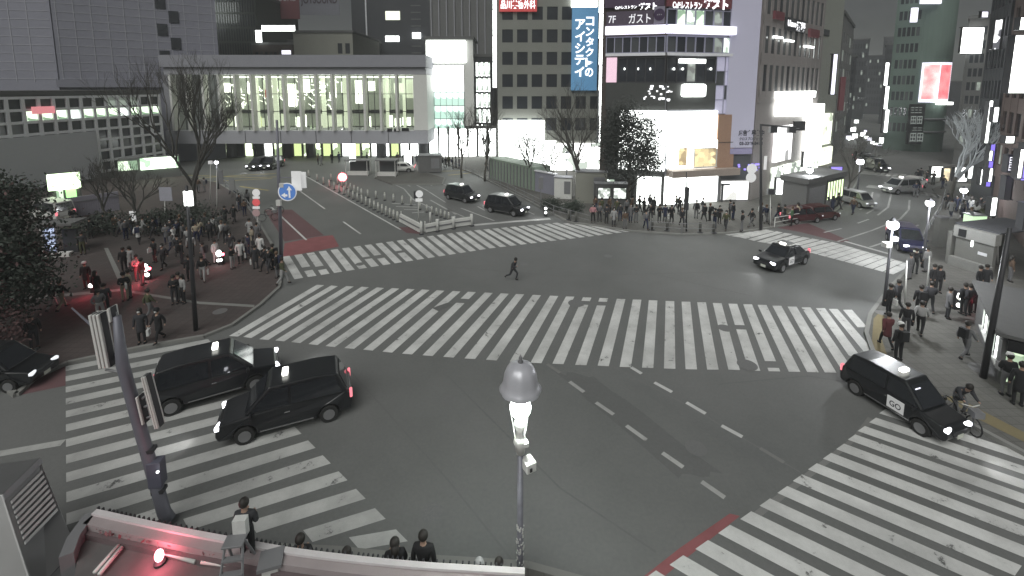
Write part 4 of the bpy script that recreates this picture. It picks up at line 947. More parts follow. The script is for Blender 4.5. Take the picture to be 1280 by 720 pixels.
# globe lamps on tall poles
def globe_lamp(label, px, py, top, col=None, e=120, double=False, box=False, rad=.3, z=KZ):
    p = G(px, py, z); zt = W(px, top, p.y).z; r = Root('street_lamp', label, 'street lamp', (p.x, p.y, z))
    h = zt-z
    q = MB(); q.tube([(0, 0, 0), (0, 0, .8), (0, 0, h-rad)], [.11, .08, .06], 8); q.build('pole', M_dmetal, r, smooth=True)
    q = MB(); q.ball((0, 0, h), rad, 14, 8); q.build('globe', M_glow2, r, smooth=True)
    q = MB(); q.lathe([(.02, h+rad*.8), (rad*.75, h+rad*.7), (rad*.4, h+rad*1.15), (.03, h+rad*1.5)], n=10); q.build('lamp_cap', M_dmetal, r)
    if box:
        q = MB(); q.box((-.25, -.05, h-1.1), (.35, .3, .25), .2); q.box((.2, 0, h-.8), (.25, .2, .2), .2); q.build('camera_box', M_wpaint, r)
    if e: plight(r, (0, -rad-.2, h), e*2, rad, (.95, .98, 1))
    return r
globe_lamp('nearest globe lamp of the right hand corner, glowing above a stickered pole', 1105, 382, 281, e=260, box=True, rad=.28)
globe_lamp('slim globe lamp behind the dark police style car on the right hand corner', 1153, 334, 254, e=120, rad=.24)
globe_lamp('globe lamp among the stalls beyond the right hand railings', 1201, 268, 238, e=60, rad=.28)
globe_lamp('globe lamp beside the white cabinets on the far pavement', 708, 244, 194, e=90, rad=.32)
globe_lamp('globe lamp at the corner by the strip lamps of the pub building', 1008, 262, 213, e=90, rad=.3)
globe_lamp('far globe lamp by the bare tree of the right hand street', 1071, 246, 202, e=60, rad=.36)
globe_lamp('small globe lamp among the bikes beyond the plaza', 273, 236, 203, e=40, rad=.22)
# traffic pole leaning over the near left crosswalk
YT = 11.2
def TP(px, py, y=YT): return W(px, py, y)
base = TP(214, 676); base.z = KZ
r = Root('traffic_signal_pole', 'thick grey traffic signal pole rising over the near left crosswalk with white signal heads', 'traffic signal', (base.x, YT, 0))
M_tp = mat('signal_pole_grey', (.16, .16, .19), .5, .2, noise=.12)
q = MB(); q.tube([base, TP(205, 640), TP(178, 545), TP(153, 455), TP(146, 395)], [.17, .16, .15, .14, .09], 12); q.build('pole', M_tp, r, smooth=True, world=True)
q = MB(); q.tube([TP(152, 452), TP(137, 430, YT+.3), TP(118, 410, YT+.8), TP(90, 385, YT+1.4)], [.06, .05, .04, .02], 7); q.build('arm', M_tp, r, smooth=True, world=True)
q = MB(); q.tube([TP(152, 456), TP(146, 390)], [.03, .02], 6); q.tube([TP(140, 385), TP(147, 420)], [.03, .03], 6); q.build('side_rods', M_metal, r, world=True)
def head(pts_top, pts_bot, n, wd, name='signal_head'):
    a = TP(*pts_top); b = TP(*pts_bot)
    q = MB(); ax = (b-a).normalized(); sx = Vector((1, 0, 0)); sx = (sx-ax*sx.dot(ax)).normalized(); sy = ax.cross(sx)
    def slab(off, w_, d_, y0=0):
        c = sx*off; P = []
        for e in (b, a):
            for u, v in ((-w_/2, -d_/2+y0), (w_/2, -d_/2+y0), (w_/2, d_/2+y0), (-w_/2, d_/2+y0)): P.append(e+c+sx*u+sy*v)
        return P
    for k in range(n): q.hexa(slab((k-(n-1)/2)*wd/n, wd/n*.72, .28))
    o = q.build(name, M_wpaint, r, world=True, bevel=.015)
    q = MB(); q.hexa(slab(0, wd*1.02, .16)); q.build('backing', M_dmetal, o).data.transform(r.matrix_world_inv)
    return o
head((122, 391), (135, 457), 3, .3)
head((183, 468), (200, 532), 2, .12)
head((175, 493), (183, 527), 1, .07)
head((140, 383), (143, 400), 1, .07)
for a, b in (((168, 512), (192, 505)), ((172, 526), (196, 518)), ((185, 492), (176, 500)), ((150, 465), (132, 462))):
    q = MB(); q.tube([TP(*a), TP(*b)], .03, 6); q.build('bracket', M_metal, r, world=True)
q = MB(); q.box(tuple(TP(196, 590)), (.34, .3, .75), .2); bo = q.build('control_box', mat('control_box_blue', (.09, .09, .12), .5), r, world=True, bevel=.02)
q = MB(); q.tube([TP(197, 590, YT-.2), TP(197, 590, YT-.26)], .035, 8); q.build('lamp', M_white, bo).data.transform(r.matrix_world_inv)
for a in ((186, 562), (199, 612)):
    q = MB(); q.box(tuple(TP(*a)), (.3, .24, .1), .2); q.build('clamp', M_dmetal, r, world=True)
# plaza pole
def pole(label, px, py, top, rad=.09, m=None, name='pole', cat='pole', parts=None, z=KZ, tx=None, group=None):
    p = G(px, py, z); t = W(tx or px, top, p.y); r = Root(name, label, cat, (p.x, p.y, z), 0, group)
    q = MB(); q.tube([p, p.lerp(t, .5), t], [rad, rad*.85, rad*.6], 8); q.build('pole' if name != 'pole' else 'shaft', m or M_dmetal, r, smooth=True, world=True)
    r.D = p.y; return r
def addbox(r, nm, x0, y0, x1, y1, dy, m, D=None, th=.2, bevel=0):
    D = D or r.D; a = W(x0, y1, D-dy); b = W(x1, y0, D-dy)
    q = MB(); q.box(((a.x+b.x)/2, D-dy, (a.z+b.z)/2), (b.x-a.x, th, b.z-a.z)); return q.build(nm, m, r, world=True, bevel=bevel)
def adddisc(r, nm, px, py, rad, m, dy=.12, th=.04):
    c = W(px, py, r.D-dy); q = MB(); q.tube([c+Vector((0, th, 0)), c], rad, 24); return q.build(nm, m, r, world=True)
r = pole('tall slim dark pole with a white lantern box standing alone on the plaza', 245, 413, 232, .11, tx=233, name='pole_with_lantern', cat='pole')
addbox(r, 'lantern', 231.5, 239, 239.5, 257, .0, M_white, th=.12)
M_sgn = mat('sign_white', (.62, .62, .62), .6, noise=0, emit=(1, 1, 1), es=.12)
M_sgnb = mat('sign_blue', (.05, .14, .4), .6, noise=0, emit=(.2, .4, .9), es=.12)
M_sgnr = mat('sign_red', (.5, .06, .07), .6, noise=0, emit=(.9, .2, .2), es=.15)
r = pole('grey signal pole holding a round blue arrow sign at the plaza corner', 352, 331, 150, .13, M_tp, name='road_sign_pole', cat='road sign', tx=346)
o = adddisc(r, 'sign_border', 359, 240, .62, M_sgn, .25); adddisc(r, 'sign_face', 359, 240, .55, M_sgnb, .28)
q = MB(); c = W(359, 240, r.D-.33)
for P_ in ([(.08, -.4), (.2, -.4), (.2, .12), (.32, .12), (.14, .4), (-.04, .12), (.08, .12)], [(.0, -.3), (.0, -.16), (-.15, -.16), (-.15, -.05), (-.42, -.22), (-.15, -.4), (-.15, -.3)]):
    q.add([c+Vector((a, 0, b)) for a, b in P_], [tuple(range(len(P_)))])
q.build('white_arrows', M_sgn, r, world=True)
addbox(r, 'small_box', 350, 229, 355, 234, .2, M_wpaint); addbox(r, 'junction_box', 346, 250, 351, 257, .2, M_wpaint)
addbox(r, 'white_sign_board', 365.5, 214, 376, 238, -.1, M_sgn, th=.08); addbox(r, 'rear_sign_board', 376.5, 215, 382, 235, -.4, M_sgn, th=.08)
q = MB(); q.tube([W(349, 222, r.D), W(366, 222, r.D+.1)], .04, 6); q.build('sign_arm', M_tp, r, world=True)
r = pole('white pole with a stack of round and square red and white signs beside the bikes', 322, 300, 237, .06, M_wpaint, name='sign_stack', cat='road sign')
for k, (y, m, rd) in enumerate([(241, M_sgn, .3), (253, M_sgnr, .3), (266, mat('sign_pink', (.5, .35, .36), .6, noise=0), .3)]): adddisc(r, 'round_sign', 320, y, rd, m)
for y in (247, 259.5): addbox(r, 'plate', 316, y-1.5, 324.5, y+1.5, .1, M_sgn, th=.05)
for (x, y, t, lab) in [(206, 287, 240, 'thin white flagpole on the plaza with a pale banner'), (271, 268, 212, 'thin white post left of the dark walking pair'), (263, 255, 203, 'grey post with small lamp behind the thin white post')]:
    r = pole(lab, x, y, t, .045, M_wpaint)
    if x == 206: addbox(r, 'banner', 200, 234, 214, 251, .1, mat('pale_banner', (.33, .33, .38)), th=.03)
    elif x == 271: addbox(r, 'sign_board', 274, 213, 278, 230, 0, M_metal, th=.1)
    else: addbox(r, 'lamp_head', 261, 201, 265, 205, 0, M_sgn, th=.2)
for (x, y, t, lab) in [(290, 246, 222, 'upright grey information board nearer the bridge, left'), (299, 262, 240, 'upright grey information board right of the other one')]:
    r = pole(lab, x, y, t, .05, M_metal, name='information_board', cat='sign')
    addbox(r, 'panel', x-3, t+2, x+3, t+16, .1, mat('grey_panel', (.25, .25, .25)), th=.1)
r = pole('small white notice board on a post between the plaza shrubs', 166, 290, 262, .04, M_metal, name='notice_board', cat='sign'); addbox(r, 'panel', 163, 264, 169, 277, .1, M_sgn, th=.06)
r = pole('thin mast beside the crowd at the top corner holding a dark signal', 858, 289, 215, .07, name='pedestrian_signal', cat='traffic signal'); addbox(r, 'signal_head', 855.5, 234, 861, 262, .12, M_dmetal, th=.35)
r = pole('tall dark signal mast with a long arm by the lavender billboard', 951, 287, 155, .13, name='traffic_signal', cat='traffic signal')
q = MB(); q.tube([W(951, 156, r.D), W(1000, 160, r.D+1)], [.08, .05], 8); q.build('arm', M_dmetal, r, smooth=True, world=True)
for x in (962, 985): addbox(r, 'signal_head', x, 158, x+9, 166, -.5, M_dmetal, th=.3)
adddisc(r, 'round_sign', 940, 211, .42, M_sgn, .15); adddisc(r, 'round_sign', 939, 222, .42, M_sgn, .15)
q = MB(); q.tube([W(939, 211, r.D), W(951, 211, r.D)], .03, 6); q.build('sign_arm', M_dmetal, r, world=True)
addbox(r, 'white_plate', 954.5, 195, 959, 212, 0, M_sgn, th=.05)
r = pole('white post signal on the pavement edge right of the lavender billboard', 963, 283, 240, .05, M_wpaint, name='post', cat='post'); addbox(r, 'box', 959, 236, 967, 243, .1, M_dmetal, th=.3)
r = pole('grey post with a board beside the parked cars on the far left road', 676, 262, 220, .05, M_metal, name='road_sign', cat='road sign'); addbox(r, 'sign_board', 673, 222, 679, 236, .1, M_metal, th=.08)
r = pole('round faced white sign on a white post inside the barrier triangle', 523, 279, 240, .05, M_wpaint, name='road_sign', cat='road sign', z=0)
adddisc(r, 'round_sign', 524, 242.5, .33, M_sgn); addbox(r, 'plate', 519.5, 248, 528, 252, .1, M_sgn, th=.05); addbox(r, 'dark_box', 517.5, 239, 521.5, 248, 0, M_dmetal, th=.2)
r = pole('glowing round red and white no entry sign at the head of the post rows', 427, 232, 214, .05, M_wpaint, name='no_entry_sign', cat='road sign', z=0)
adddisc(r, 'sign_border', 428, 221.5, .58, mat('red_glow_ring', (.6, .1, .12), .5, noise=0, emit=(1, .15, .2), es=.9), .1); adddisc(r, 'sign_face', 428, 221.5, .46, M_white, .16)
plight(r, (0, -.5, .8), 25, .3, (1, .12, .15))
for k, (x, y, t, lab) in enumerate([(1131, 380, 326, 'leaning pale thin pole nearest the globe lamp on the right hand corner'), (1159, 362, 320, 'leaning pale thin pole beside the walking couple on the right hand corner')]):
    pole(lab, x, y, t, .045, M_wpaint, tx=x+3, name='thin_pole')
r = pole('tall dark pole crossing the kiosk on the right hand pavement', 1229, 472, 285, .12, tx=1262, name='utility_pole', cat='pole'); 
r = pole('white post with a bracket lamp above the kiosk yard', 1247, 330, 296, .07, M_wpaint, name='bracket_lamp', cat='lamp')
q = MB(); q.tube([W(1247, 305, r.D), W(1230, 310, r.D)], .04, 6); q.build('arm', M_wpaint, r, world=True)
# bollards in rows, cones
def bollard_proto(label, group, h, rad, m, cap=True, name='bollard', cat='bollard', base=True):
    r = Root(name, label, cat, (0, 0, 0), 0, group)
    q = MB(); q.lathe([(rad*1.0, 0), (rad, h*.9), (rad*.6, h)], n=8); q.build('post', m, r, smooth=True)
    if base: q = MB(); q.lathe([(rad*2.2, 0), (rad*2.2, .04), (rad*1.1, .09)], n=8); q.build('foot', M_dmetal, r)
    if cap: q = MB(); q.lathe([(rad*1.06, h*.62), (rad*1.06, h*.8)], n=8); q.build('reflective_band', M_wpaint, r)
    return r
def rowof(proto, pts, z=0):
    used = False
    for (x, y) in pts:
        o = proto.o if not used else copy_tree(proto.o); used = True
        p = G(x, y, z); o.location = (p.x, p.y, z)
M_post = mat('pale_post', (.5, .5, .46), .6, noise=.1)
def ipts(a, b, n): return [(a[0]+(b[0]-a[0])*(i/(n-1))**.8, a[1]+(b[1]-a[1])*(i/(n-1))**.8) for i in range(n)]
pr = bollard_proto('white marker post in the long row along the left edge of the closed lane', 'marker posts in the long row beside the closed lane', .95, .09, M_post)
rowof(pr, ipts((386, 221), (497, 277), 20))
pr = bollard_proto('white marker post in the short second row behind the long row of posts', 'marker posts of the second row', .95, .09, M_post)
rowof(pr, ipts((414, 226), (452, 246), 8))
pr = bollard_proto('white marker post in the sparse cross row behind the hatched triangle', 'marker posts of the sparse cross row', .9, .09, M_post)
rowof(pr, [(460, 247), (470, 248.5), (481, 250.5), (492, 252.5), (503, 255), (514, 257)])
pr = bollard_proto('small white marker post along the right side of the hatched triangle', 'marker posts right of the hatched triangle', .75, .08, M_post)
rowof(pr, ipts((525, 262), (561, 275), 7))
pr = bollard_proto('dark steel bollard on the kerb before the bright restaurant corner', 'steel bollards before the restaurant corner', .95, .12, mat('bollard_steel', (.14, .14, .13), .5, .3), cap=False)
rowof(pr, [(815, 287), (834, 288), (875, 290.5), (892, 291), (711, 275), (720, 277)], KZ)
# plastic barriers
def barrier(label, x0, y0, x1, y1, group=None):
    a, b = G(x0, y0), G(x1, y1); c = (a+b)/2; d = b-a; L = d.length; rz = math.atan2(d.y, d.x)
    r = Root('road_barrier', label, 'barrier', tuple(c), rz, group)
    q = MB(); q.hexa([(-L/2, -.22, .05), (L/2, -.22, .05), (L/2, .22, .05), (-L/2, .22, .05), (-L/2, -.1, .75), (L/2, -.1, .75), (L/2, .1, .75), (-L/2, .1, .75)]); q.build('block', mat('barrier_white', (.5, .5, .48)), r, bevel=.04)
    q = MB(); q.box((0, 0, .45), (L*.98, .42, .1)); q.build('stripe', M_metal, r)
    for s in (-1, 1): q = MB(); q.tube([(s*L*.47, 0, .7), (s*L*.47, 0, 1.0)], .05, 8); q.build('marker', M_wpaint, r)
barrier('white slanting plastic barrier on the left side of the triangle tip', 501, 277, 527, 291)
barrier('white plastic barrier at the crosswalk, leftmost of three in line', 531, 291, 546, 288)
barrier('white plastic barrier at the crosswalk, middle of three in line', 548, 288, 566, 284.5)
barrier('white plastic barrier at the crosswalk, rightmost of three in line', 568, 284, 589, 281)
pr = bollard_proto('white round topped post between the plastic barriers', 'posts between the plastic barriers', 1.1, .1, M_wpaint)
rowof(pr, [(527, 293), (547, 289.5), (567, 286), (590, 282.5), (538, 280)])
# beacons with glowing lamps
def beacon(label, px, py, lamps, red=0, z=KZ, h=1.0):
    p = G(px, py, z); r = Root('warning_beacon', label, 'beacon', (p.x, p.y, z))
    q = MB(); q.box((0, .05, h/2), (.35, .2, h)); q.build('housing', M_black, r, bevel=.03)
    for dx, dz, rd in lamps:
        q = MB(); q.ball((dx, -.1, dz), rd, 10, 6, 1.3 if rd > .15 else 1); q.build('lamp', M_white, r, smooth=True)
    if red:
        q = MB(); q.ball((.2, .0, h*.75), .1, 8, 6); q.build('red_lamp', mat('red_lamp', (.8, .1, .1), emit=(1, .08, .12), es=6), r)
        plight(r, (.1, -.7, h*.7), red*.4, .15, (1, .08, .14))
beacon('black beacon with three white lamps and strong red glow on the plaza', 184, 350, [(0, .85, .2), (-.11, .38, .12), (.12, .38, .12)], 70)
beacon('black beacon with white lamps and faint red light beside a white upright light', 276, 331, [(0, .85, .18), (-.09, .35, .1), (.1, .38, .1)], 12)
beacon('black lamp box with two white lights on the far left kerb', 682, 270, [(0, .75, .13), (0, .35, .12)], 0, h=1.0)
beacon('black beacon with a tall white light in front of the three waiting people', 1196, 387, [(0, .8, .16), (-.02, .3, .12)], 6, h=1.1)
beacon('small red and white lamp beside the lone figures on the left of the plaza', 117, 366, [(0, .5, .13)], 18, h=.7)
# billboard stand on the plaza
p = G(78, 316, KZ); r = Root('poster_stand', 'open roofed poster stand with a lit blue poster on the left of the plaza', 'stand', tuple(p), .2)
q = MB(); q.box((0, 0, 2.3), (2.6, 1.6, .15)); q.build('roof', M_mid_w, r)
q = MB(); q.box((-.7, 0, 1.1), (.12, 1.3, 2.2)); q.build('side_panel', M_wpaint, r)
q = MB(); q.box((-.35, -.4, 1.1), (.55, .06, 1.9)); q.build('poster', emat('blue_poster', (.5, .6, .85), .5, (.08, .1, .2), .3, .7, 2), r)
q = MB(); q.box((.6, .2, .9), (.9, .5, 1.8)); q.build('counter', M_dmetal, r)
q = MB(); q.box((.1, -.8, .15), (2.0, .4, .3)); q.build('step', M_wpaint, r)
# hoarding fence
HA, HB = G(74, 274, KZ), G(150, 262, KZ); HF = Fac(Vector((HA.x, HA.y, 0)), Vector((HB.x, HB.y, 0)))
r = Root('hoarding_fence', 'pale corrugated hoarding fence in front of the glowing green kiosk', 'fence', (HA.x, HA.y, KZ))
q = MB(); m_ = 26
for k in range(m_): HF.box(q, HF.L*k/m_, HF.L*(k+.6)/m_, KZ, 2.0, 0, .1); HF.box(q, HF.L*(k+.6)/m_, HF.L*(k+1)/m_, KZ, 2.0, -.05, .04)
q.build('panels', mat('hoarding_grey', (.3, .29, .34)), r, world=True)
q = MB(); HF.box(q, 0, HF.L, 1.5, 1.6, .12, .16); q.build('rail', M_metal, r, world=True)
# wall of posters, cabinets on the far pavement
CF = Fac(Vector(tuple(G(612, 224))[:2]+(0,)), Vector(tuple(G(668, 240))[:2]+(0,)))
r = Root('green_shed', 'low pale green site fence with vertical slats below the rounded white sign', 'fence', tuple(CF.A))
q = MB(); CF.box(q, 0, CF.L, KZ, 2.9, -2.5, 0); q.build('wall', mat('pale_green_wall', (.22, .27, .22)), r, world=True)
q = MB()
for k in range(14): CF.box(q, CF.L*k/14, CF.L*k/14+.12, KZ, 2.7, .003, .1)
q.build('slats', M_metal, r, world=True)
CF = Fac(Vector(tuple(G(668, 240))[:2]+(0,)), Vector(tuple(G(694, 246))[:2]+(0,)))
r = Root('site_wall', 'plain grey site wall between the green fence and the white cabinet', 'wall', tuple(CF.A))
q = MB(); CF.box(q, .1, CF.L-.1, KZ, 2.5, -.3, 0); q.build('panel', M_conc, r, world=True)
q = MB(); CF.box(q, 0, CF.L, 2.51, 2.62, -.4, .1); q.build('coping', M_grid, r, world=True)
def cabinet(name, label, px, py, w_, d_, h, m, rz=0, cat='cabinet', roof=None, z=KZ, door=True):
    p = G(px, py, z); r = Root(name, label, cat, tuple(p), rz)
    q = MB(); q.box((0, 0, h/2), (w_, d_, h)); q.build('body', m, r, bevel=.02)
    q = MB(); q.box((0, 0, h+.04), (w_+.15, d_+.15, .08)); q.build('roof', roof or M_metal, r)
    if door:
        q = MB(); q.box((-w_*.22, -d_/2-.02, h*.5), (w_*.4, .03, h*.85)); q.build('door', m, r)
        q = MB(); q.box((w_*.25, -d_/2-.02, h*.55), (w_*.36, .03, h*.6)); q.build('notice_panel', M_metal, r)
    return r
cabinet('utility_cabinet', 'white windowed cabinet behind the globe lamp on the far pavement', 704, 247, 1.9, 1.2, 2.3, M_wpaint, -.2)
cabinet('utility_cabinet', 'small grey roofed guard booth beside the bus island', 588-50, 214, 3.2, 2.2, 2.4, M_mid_w, .1, cat='booth')
cabinet('ticket_booth', 'grey booth with tall pale panels between the trees and the restaurant building', 738, 252, 3.2, 1.6, 3.3, M_cream, -.1, cat='booth')
# map kiosk with posters
r = cabinet('map_kiosk', 'long low shelter with two lit map posters left of the restaurant corner', 763, 258, 3.2, 1.0, 2.4, M_mid_w, -.05, cat='shelter', door=False)
for x in (-.75, .8):
    q = MB(); q.box((x, -.55, 1.5), (1.35, .05, 1.2)); fo = q.build('poster_case', M_dmetal, r)
    q = MB(); q.box((x, -.585, 1.5), (1.2, .02, 1.05)); q.build('poster', emat('map_poster', (.9, .95, .9), .6, (.15, .18, .15), .2, .5, 3), fo)
# bus stop stuff on the island
for k, (x, y, w_, h, lab) in enumerate([(448, 219, 3.2, 2.2, 'dark glazed shelter on the bus island, left of the two'), (484, 220, 2.8, 2.3, 'dark framed shelter with poles on the bus island, right of the two')]):
    r = Root('bus_shelter', lab, 'bus shelter', tuple(G(x, y, KZ if k else 0)))
    q = MB(); q.box((0, 0, h), (w_, 1.6, .12)); q.build('roof', M_metal, r)
    for i, (a, b) in enumerate(((-1, -1), (1, -1), (-1, 1), (1, 1))):
        q = MB(); q.tube([(a*w_*.46, b*.7, 0), (a*w_*.46, b*.7, h)], .05, 6); q.build('post', M_wpaint, r)
    q = MB(); q.box((0, .7, h*.5), (w_*.85, .04, h*.7)); q.build('glass_panel', M_dglass2, r)
    q = MB(); q.box((0, 0, .3), (w_*.9, .7, .5)); q.build('bench', M_wpaint, r)
cabinet('illuminated_board', 'upright lit white advertising board by the bright entrance plaza', 510, 209, 1.0, .4, 2.6, M_white, 0, cat='advertising board', z=0, door=False)
cabinet('illuminated_board', 'pair of stacked lit white boards in front of the concourse columns', 441, 203, .9, .4, 4.5, M_white, 0, cat='advertising board', z=0, door=False)
# big dark slab pillar in the right yard: subway entrance
A, B = G(1191, 330, KZ), G(1238, 345, KZ)
SF = Fac(Vector((A.x, A.y, 0)), Vector((B.x, B.y, 0)))
r = Root('subway_entrance', 'grey stone subway entrance shelter with a sloping side wall on the right hand pavement', 'subway entrance', (A.x, A.y, KZ))
M_st = mat('entrance_stone', (.15, .15, .14), .8, noise=.1)
zt = SF.uv(1215, 300)[1]
q = MB(); SF.box(q, 0, SF.L, KZ, zt, -.3, 0); q.build('front_wall', M_st, r, world=True)
q = MB(); SF.box(q, -.1, SF.L+.1, zt+.003, zt+.75, -.4, .15); q.build('fascia', mat('fascia_grey', (.24, .24, .23)), r, world=True)
q = MB(); SF.box(q, -.1, SF.L+.1, KZ, .75, .005, .35); q.build('plinth', mat('plinth_grey', (.2, .2, .19)), r, world=True)
q = MB(); SF.box(q, -.35, -.12, KZ, zt+.3, -5, .2); q.build('side_wall', M_st, r, world=True)
q = MB(); SF.box(q, -.3, SF.L+.1, zt+.76, zt+.85, -5, -.2); q.build('roof', M_concd, r, world=True)
q = MB(); SF.box(q, SF.L*.42, SF.L*.47, 1.7, 2.1, .003, .04); q.build('notice', M_white, r, world=True)
q = MB(); SF.box(q, SF.L*.62, SF.L*.85, 1.3, 1.5, .003, .03); q.build('plate', M_grid, r, world=True)
q = MB(); SF.box(q, SF.L*.1, SF.L*.3, zt+.1, zt+.6, .155, .2); q.build('dark_panel', M_black, r, world=True)
cabinet('round_top_pillar', 'pale round topped pillar left of the subway entrance', 1173, 308, .6, .5, 2.3, M_st, 0, cat='pillar', door=False)
cabinet('stall', 'green lit stall counter among the people beyond the subway entrance', 1217, 287, 1.2, .8, 1.3, mat('green_white_stall', (.5, .6, .5), emit=(.7, 1, .6), es=.4), 0, cat='stall', door=False)
cabinet('stall', 'white stall table right of the green lit stall', 1243, 292, 1.6, .8, .9, M_wpaint, 0, cat='stall', door=False)
# right kiosk
r0 = G(1246, 478, KZ); r1 = G(1218, 404, KZ)
SF = Fac(Vector((r1.x, r1.y, 0)), Vector((r0.x, r0.y, 0)))
r = Root('shop_kiosk', 'low dark kiosk with glowing window slats and greenish lit counter, right edge', 'kiosk', (r0.x, r0.y, KZ))
q = MB(); SF.box(q, 0, SF.L, KZ, 2.2, -6, 0); q.build('wall', M_mid_w, r, world=True)
q = MB(); SF.box(q, -.2, SF.L+.25, 2.203, 2.35, -6, .25); q.build('roof', mat('kiosk_roof', (.09, .09, .09)), r, world=True)
for k in range(6):
    u = SF.L*(.35+.105*k); q = MB(); SF.box(q, u, u+.12, .9, 2.1, .01, .05); q.build('window_light', M_white if k % 2 else mat('pale_slat', (.5, .52, .5), emit=(.9, 1, .9), es=.4), r, world=True)
q = MB(); SF.box(q, SF.L*.33, SF.L*.99, .8, .88, .01, .14); q.build('sill', M_wpaint, r, world=True)
nf = Fac(Vector((r0.x, r0.y, 0))-SF.n*0, Vector((r0.x, r0.y, 0))-SF.n*6)
m_g = emat('counter_glow', (.75, .95, .65), .5, (.2, .3, .18), .2, .7, 2)
q = MB(); nf.box(q, .15, 4, .95, 1.6, .01, .05); q.build('counter_window', m_g, r, world=True)
q = MB(); nf.box(q, .15, 4, .3, .8, .01, .05); q.build('counter_front', m_g, r, world=True)
q = MB(); nf.box(q, .1, 4, 1.7, 2.15, .01, .3); q.build('dark_menu_board', M_black, r, world=True)
q = MB(); nf.box(q, .1, 3, .82, .9, .06, .55); q.build('counter', M_wpaint, r, world=True)
# bicycles
def bicycle(label, px, py, rz, z=KZ, s=1.):
    r = Root('bicycle', label, 'bicycle', tuple(G(px, py, z)), rz)
    for x in (-.52, .52):
        q = MB(); q.tube([(x+.33*math.cos(a*.5236), 0, .33+.33*math.sin(a*.5236)) for a in range(13)], .025, 5, False); w_ = q.build('wheel', M_black, r)
        q = MB()
        for a in range(6): q.tube([(x, 0, .33), (x+.32*math.cos(a*1.047), 0, .33+.32*math.sin(a*1.047))], .006, 3, False)
        q.build('spokes', M_metal, w_)
    q = MB(); q.tube([(-.52, 0, .33), (-.1, 0, .3), (-.22, 0, .8), (-.52, 0, .33)], .02, 5); q.tube([(-.1, 0, .3), (.38, 0, .82), (-.2, 0, .72)], .022, 5); q.tube([(.52, 0, .33), (.36, 0, .95)], .02, 5); q.build('frame', M_metal, r)
    q = MB(); q.tube([(.3, -.28, 1.0), (.38, 0, .97), (.3, .28, 1.0)], .016, 5); q.build('handlebar', M_wpaint, r)
    q = MB(); q.box((-.23, 0, .86), (.26, .14, .06)); q.build('saddle', M_black, r, bevel=.02)
    q = MB(); q.box((.55, 0, .85), (.3, .32, .22)); q.build('basket', M_metal, r)
    return r
bicycle('parked bicycle behind the stacked round signs on the plaza edge', 336, 276, .3)
bicycle('parked bicycle leaning by the tall dark pole on the right pavement', 1256, 385, .2)
bicycle('parked bicycle nearest the plaza corner pole', 343, 268, .7)
bicycle('bicycle ridden by the stooping man beside the right hand taxi', 1200, 530, -1.7, 0)
bicycle('bicycle parked in the kiosk yard at the right edge', 1275, 400, 1.2)
# ---------------- near left: curved trough wall, vent tower ----------------
arc = [(92, 690), (120, 640), (165, 650), (230, 664), (300, 677), (360, 688), (430, 697), (520, 706), (600, 711), (656, 714)]
ZW = 1.7
AP = [G(x, y, ZW) for x, y in arc]
r = Root('curved_planter_wall', 'low curved white parapet wall with fine teeth enclosing a trough, lower left', 'wall', (AP[5].x, AP[5].y, 0))
def ribbon(mb, pts, d0, d1, z0, z1):
    n = len(pts); L = []
    for i in range(n):
        t = (pts[min(i+1, n-1)]-pts[max(i-1, 0)]).normalized(); nn = Vector((t.y, -t.x, 0))  # towards the camera side
        L.append((pts[i]+nn*d0, pts[i]+nn*d1))
    k = len(mb.v)
    for a, b in L: mb.v += [(a.x, a.y, z0), (b.x, b.y, z0), (b.x, b.y, z1), (a.x, a.y, z1)]
    for i in range(n-1):
        for j in range(4): mb.f.append((k+i*4+j, k+i*4+(j+1) % 4, k+(i+1)*4+(j+1) % 4, k+(i+1)*4+j))
    mb.f.append((k, k+3, k+2, k+1)); mb.f.append((k+(n-1)*4, k+(n-1)*4+1, k+(n-1)*4+2, k+(n-1)*4+3)); return mb
def smooth(P, n=5):
    out = []
    for i in range(len(P)-1):
        p0, p1, p2, p3 = P[max(i-1, 0)], P[i], P[i+1], P[min(i+2, len(P)-1)]
        for k in range(n):
            t = k/n; out.append(.5*((2*p1)+(p2-p0)*t+(2*p0-5*p1+4*p2-p3)*t*t+(3*p1-p0-3*p2+p3)*t**3))
    return out+[P[-1]]
AS = smooth(AP[1:])
M_pw = mat('pinkish_wall', (.3, .26, .265), .75, noise=.15, scale=2)
ribbon(MB(), AS, 0, .3, .1, ZW).build('parapet', M_pw, r, world=True)
ribbon(MB(), AS, -.03, .1, ZW+.003, ZW+.06).build('coping', mat('coping_white', (.55, .52, .53), .7), r, world=True)
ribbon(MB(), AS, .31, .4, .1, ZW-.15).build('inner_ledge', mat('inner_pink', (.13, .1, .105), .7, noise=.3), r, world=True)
q = MB()
L_ = 0
for i in range(len(AS)-1):
    seg = AS[i+1]-AS[i]; n = max(1, int(seg.length/.11)); t = seg.normalized(); nn = Vector((t.y, -t.x, 0))
    for k in range(n):
        c = AS[i]+seg*(k/n)-nn*.06; q.box((c.x, c.y, ZW+.03), (.035, .05, .1), math.atan2(t.y, t.x))
o = q.build('teeth', M_dmetal, r, world=True); o['kind'] = 'stuff'
ribbon(MB(), [AP[1], G(100, 668, ZW), G(92, 690, ZW)], 0, .25, .1, ZW).build('end_wall', M_metal, r, world=True)
for nm, a, b, off in (('rail', (180, 676), (246, 696), 0), ('rail', (176, 682), (244, 702), 0), ('rail', (252, 702), (300, 708), 0), ('rail', (148, 682), (118, 716), 0), ('rail', (152, 684), (124, 718), 0)):
    q = MB(); q.tube([G(*a, ZW-.2), G(*b, ZW-.2)], .045, 8); q.build(nm, M_wpaint, r, smooth=True, world=True)
